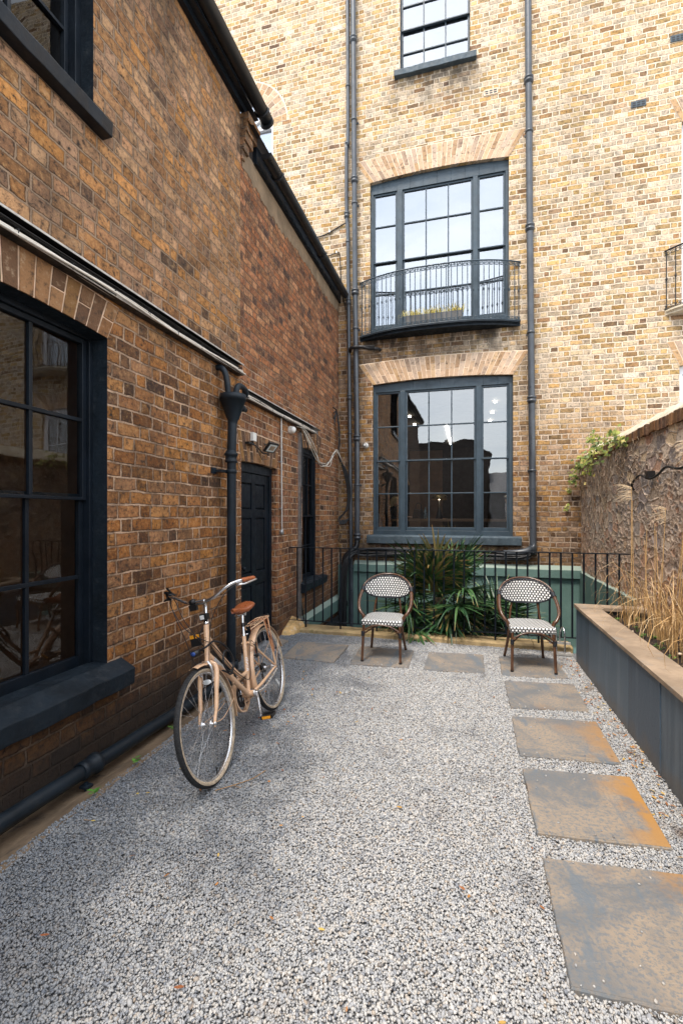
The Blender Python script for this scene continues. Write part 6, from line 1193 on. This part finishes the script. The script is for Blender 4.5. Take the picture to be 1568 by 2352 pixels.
# ================================================= INSIDE THE GROUND FLOOR ROOM
t=thing('desk','dark desk behind the lower window','desk',(-.5,9.7,1.0)); mb=MB(); mb.box(-1.5,9.35,1.5,1.2,10.6,1.54); mb.build('desk_top','room_brown',t)
for x,y in ((-1.45,9.4),(1.15,9.4),(-1.45,10.55),(1.15,10.55)): mb=MB(); mb.box(x-.03,y-.03,.9,x+.03,y+.03,1.5); mb.build('leg','black',t)
t=thing('table_lamp','brass shaded table lamp glowing on the desk','lamp',(-.6,10.1,1.54)); mb=MB(); mb.lathe([(.0,0),(.075,0),(.078,.01),(.022,.27),(.012,.28),(.012,.42),(0,.42)],(-.6,10.1,1.54),(0,0,1),18); mb.build('base','black',t); mb=MB(); mb.lathe([(.0,.52),(.13,.515),(.165,.49),(.172,.41),(.168,.41),(.158,.485),(.12,.5),(0,.505)],(-.6,10.1,1.54),(0,0,1),24); mb.build('lamp_shade','brass',t)
mb=MB(); mb.lathe([(.03*math.sin(PI*i/8),-.03*math.cos(PI*i/8)) for i in range(9)],(-.6,10.1,1.54+.44),(0,0,1),12); mb.build('bulb','lamp_on',t)
mb=MB(); mb.lathe([(.0,0),(.034,0),(.036,.01),(.036,.13),(.03,.165),(.014,.2),(.013,.235),(0,.237)],(-.87,9.8,1.545),(0,0,1),16); tag(mb.build('bottle','steelblue'),'grey steel bottle standing on the desk','bottle')
t=thing('handbag','black handbag with a loop handle behind the steel bottle','handbag',(-1.02,9.95,1.54)); mb=MB(); mb.hexa([(-1.16,9.9,1.545),(-.90,9.9,1.545),(-.90,10.02,1.545),(-1.16,10.02,1.545),(-1.12,9.92,1.75),(-.94,9.92,1.75),(-.94,10.0,1.75),(-1.12,10.0,1.75)]); mb.build('body','darkcloth',t,bevel=.02); mb=MB(); mb.tube(smooth([(-1.09,9.95,1.74),(-1.08,9.95,1.84),(-1.03,9.95,1.88),(-.98,9.95,1.84),(-.97,9.95,1.74)],5),.008,6); mb.build('handle','black',t)
t=thing('office_chair','grey backed chair behind the seated person','chair',(-1.8,9.9,.9)); mb=MB(); mb.hexa([(-1.93,9.6,1.25),(-1.70,9.6,1.25),(-1.70,9.68,1.25),(-1.93,9.68,1.25),(-1.97,9.66,1.68),(-1.84,9.66,1.68),(-1.84,9.72,1.68),(-1.97,9.72,1.68)]); mb.build('backrest','greycloth',t,bevel=.02); mb=MB(); mb.box(-1.93,9.55,1.2,-1.5,10.0,1.26); mb.build('seat','greycloth',t,bevel=.02); mb=MB(); mb.tube([(-1.72,9.8,.9),(-1.72,9.8,1.2)],.03,8); mb.build('leg','black',t)
# person : one skinned body
def skinned(name,verts,edges,radii,mat,parent,lv=2):
    me=bpy.data.meshes.new(name); me.from_pydata(verts,edges,[]); o=bpy.data.objects.new(name,me); COL.objects.link(o); o.parent=parent
    s=o.modifiers.new('skin','SKIN'); s.use_smooth_shade=True; sv=me.skin_vertices[0].data if me.skin_vertices else None
    if sv is None:
        bm=bmesh.new(); bm.from_mesh(me); bm.verts.layers.skin.verify(); bm.to_mesh(me); bm.free(); sv=me.skin_vertices[0].data
    for i,r_ in enumerate(radii): sv[i].radius=(r_,r_) if not isinstance(r_,tuple) else r_; sv[i].use_root=(i==0)
    ss=o.modifiers.new('sub','SUBSURF'); ss.levels=lv; ss.render_levels=lv; me.materials.append(M[mat]); return o
pp=thing('person','fair haired person in black bent over the desk behind the lower left pane','person',(-1.72,9.75,1.2))
vv=[(0,0,.10),(.02,0,.28),(.08,0,.46),(.14,0,.56),(.165,0,.60),(.20,0,.63),  # pelvis chest neck
    (.12,-.15,.50),(.16,-.20,.34),(.36,-.12,.375),(.43,-.10,.385),(.12,.15,.50),(.16,.20,.34),(.36,.12,.375),(.43,.10,.385),
    (.35,-.10,.10),(.42,-.10,-.28),(.50,-.10,-.30),(.35,.10,.10),(.42,.10,-.28),(.50,.10,-.30),(.08,-.0,.40)]
ee=[(0,1),(1,20),(20,2),(2,3),(3,4),(4,5),(2,6),(6,7),(7,8),(8,9),(2,10),(10,11),(11,12),(12,13),(0,14),(14,15),(15,16),(0,17),(17,18),(18,19)]
rr=[.15,.13,.14,.06,.05,.05,.062,.045,.034,.026,.062,.045,.034,.026,.08,.05,.035,.08,.05,.035,.14]
body=skinned('body',vv,ee,rr,'darkcloth',pp)
mb=MB(); hc=Vector((-1.50,9.75,1.90)); fd=Vector((.80,-.12,-.55)).normalized(); sdv=Vector((0,1,0)); sdv=(sdv-fd*sdv.dot(fd)).normalized(); hu2=fd.cross(sdv)*-1; hu2=hu2 if hu2.z>0 else -hu2
vs=[]; n,m=14,18
for i in range(n+1):
    a=PI*i/n
    for j in range(m):
        b_=2*PI*j/m; r_=1.; x_,y_,z_=math.sin(a)*math.cos(b_),math.sin(a)*math.sin(b_),math.cos(a)
        jaw=1-.22*max(0,-z_); nose=.16*math.exp(-((z_+.15)**2)/.02-(y_**2)/.02)*(1 if x_>0 else 0); brow=.03*math.exp(-((z_-.15)**2)/.01)*(x_>0); eye=-.05*math.exp(-((z_-.02)**2)/.006-((abs(y_)-.35)**2)/.02)*(x_>0); mouth=-.03*math.exp(-((z_+.5)**2)/.004-(y_**2)/.06)*(x_>0)
        vs.append(hc+fd*(x_*.092*jaw+.092*(nose+brow+eye+mouth))+sdv*(y_*.072*jaw)+hu2*(z_*.115))
mb.add(vs,[(i*m+j,i*m+(j+1)%m,(i+1)*m+(j+1)%m,(i+1)*m+j) for i in range(n) for j in range(m)],0,True); mb.tube([hc-hu2*.09-fd*.01,(-1.56,9.75,1.80)],.045,10)
mb.lathe([(0,.012),(.02,.008),(.026,0)],hc-sdv*.066,-sdv,8); mb.build('head','skin',pp)
mb=MB(); vs=[]
for i in range(n+1):
    a=PI*i/n*.72
    for j in range(m):
        b_=2*PI*j/m; x_,y_,z_=math.sin(a)*math.cos(b_),math.sin(a)*math.sin(b_),math.cos(a); k=1.14
        if x_>.2 and z_<.45: x_=.2
        drop=.06*max(0,-z_) if x_<0 else 0
        vs.append(hc+fd*(x_*.095*k-.008)+sdv*(y_*.078*k)+hu2*(z_*.118*1.08+.004-drop))
mb.add(vs,[(i*m+j,i*m+(j+1)%m,(i+1)*m+(j+1)%m,(i+1)*m+j) for i in range(n) for j in range(m)],0,True); mb.strip([hc+hu2*.05-sdv*.08,hc-sdv*.085-hu2*.04,hc-sdv*.08-hu2*.11,hc-sdv*.075-hu2*.15],[.05,.045,.03,.008],fd); mb.strip([hc+hu2*.02-fd*.10,hc-fd*.115-hu2*.06,hc-fd*.10-hu2*.13],[.05,.045,.02],sdv); mb.build('hair','hair',pp)
for sy in (-1,1):   # hands with five fingers
    c=Vector((-1.72+.44,9.75+sy*.10,1.2+.385)); vv=[tuple(c),tuple(c+Vector((.05,0,0)))]; ee=[(0,1)]; rr=[.024,.022]
    for q,(dy,L_) in enumerate(((-.026,.055),(-.009,.065),(.009,.062),(.026,.048))): i0=len(vv); vv+= [tuple(c+Vector((.075,dy,.0))),tuple(c+Vector((.075+L_*.5,dy,.004))),tuple(c+Vector((.075+L_,dy,-.012)))]; ee+=[(1,i0),(i0,i0+1),(i0+1,i0+2)]; rr+=[.0095,.0085,.007]
    i0=len(vv); vv+=[tuple(c+Vector((.03,-sy*.035,0))),tuple(c+Vector((.06,-sy*.05,-.005)))]; ee+=[(0,i0),(i0,i0+1)]; rr+=[.010,.008]
    o=skinned('hand',[tuple(Vector(v)-Vector((-1.72,9.75,1.2))) for v in vv],ee,rr,'skin',pp,1)
for o in bpy.data.objects:
    if '_local' in o: del o['_local']
bpy.context.view_layer.update()
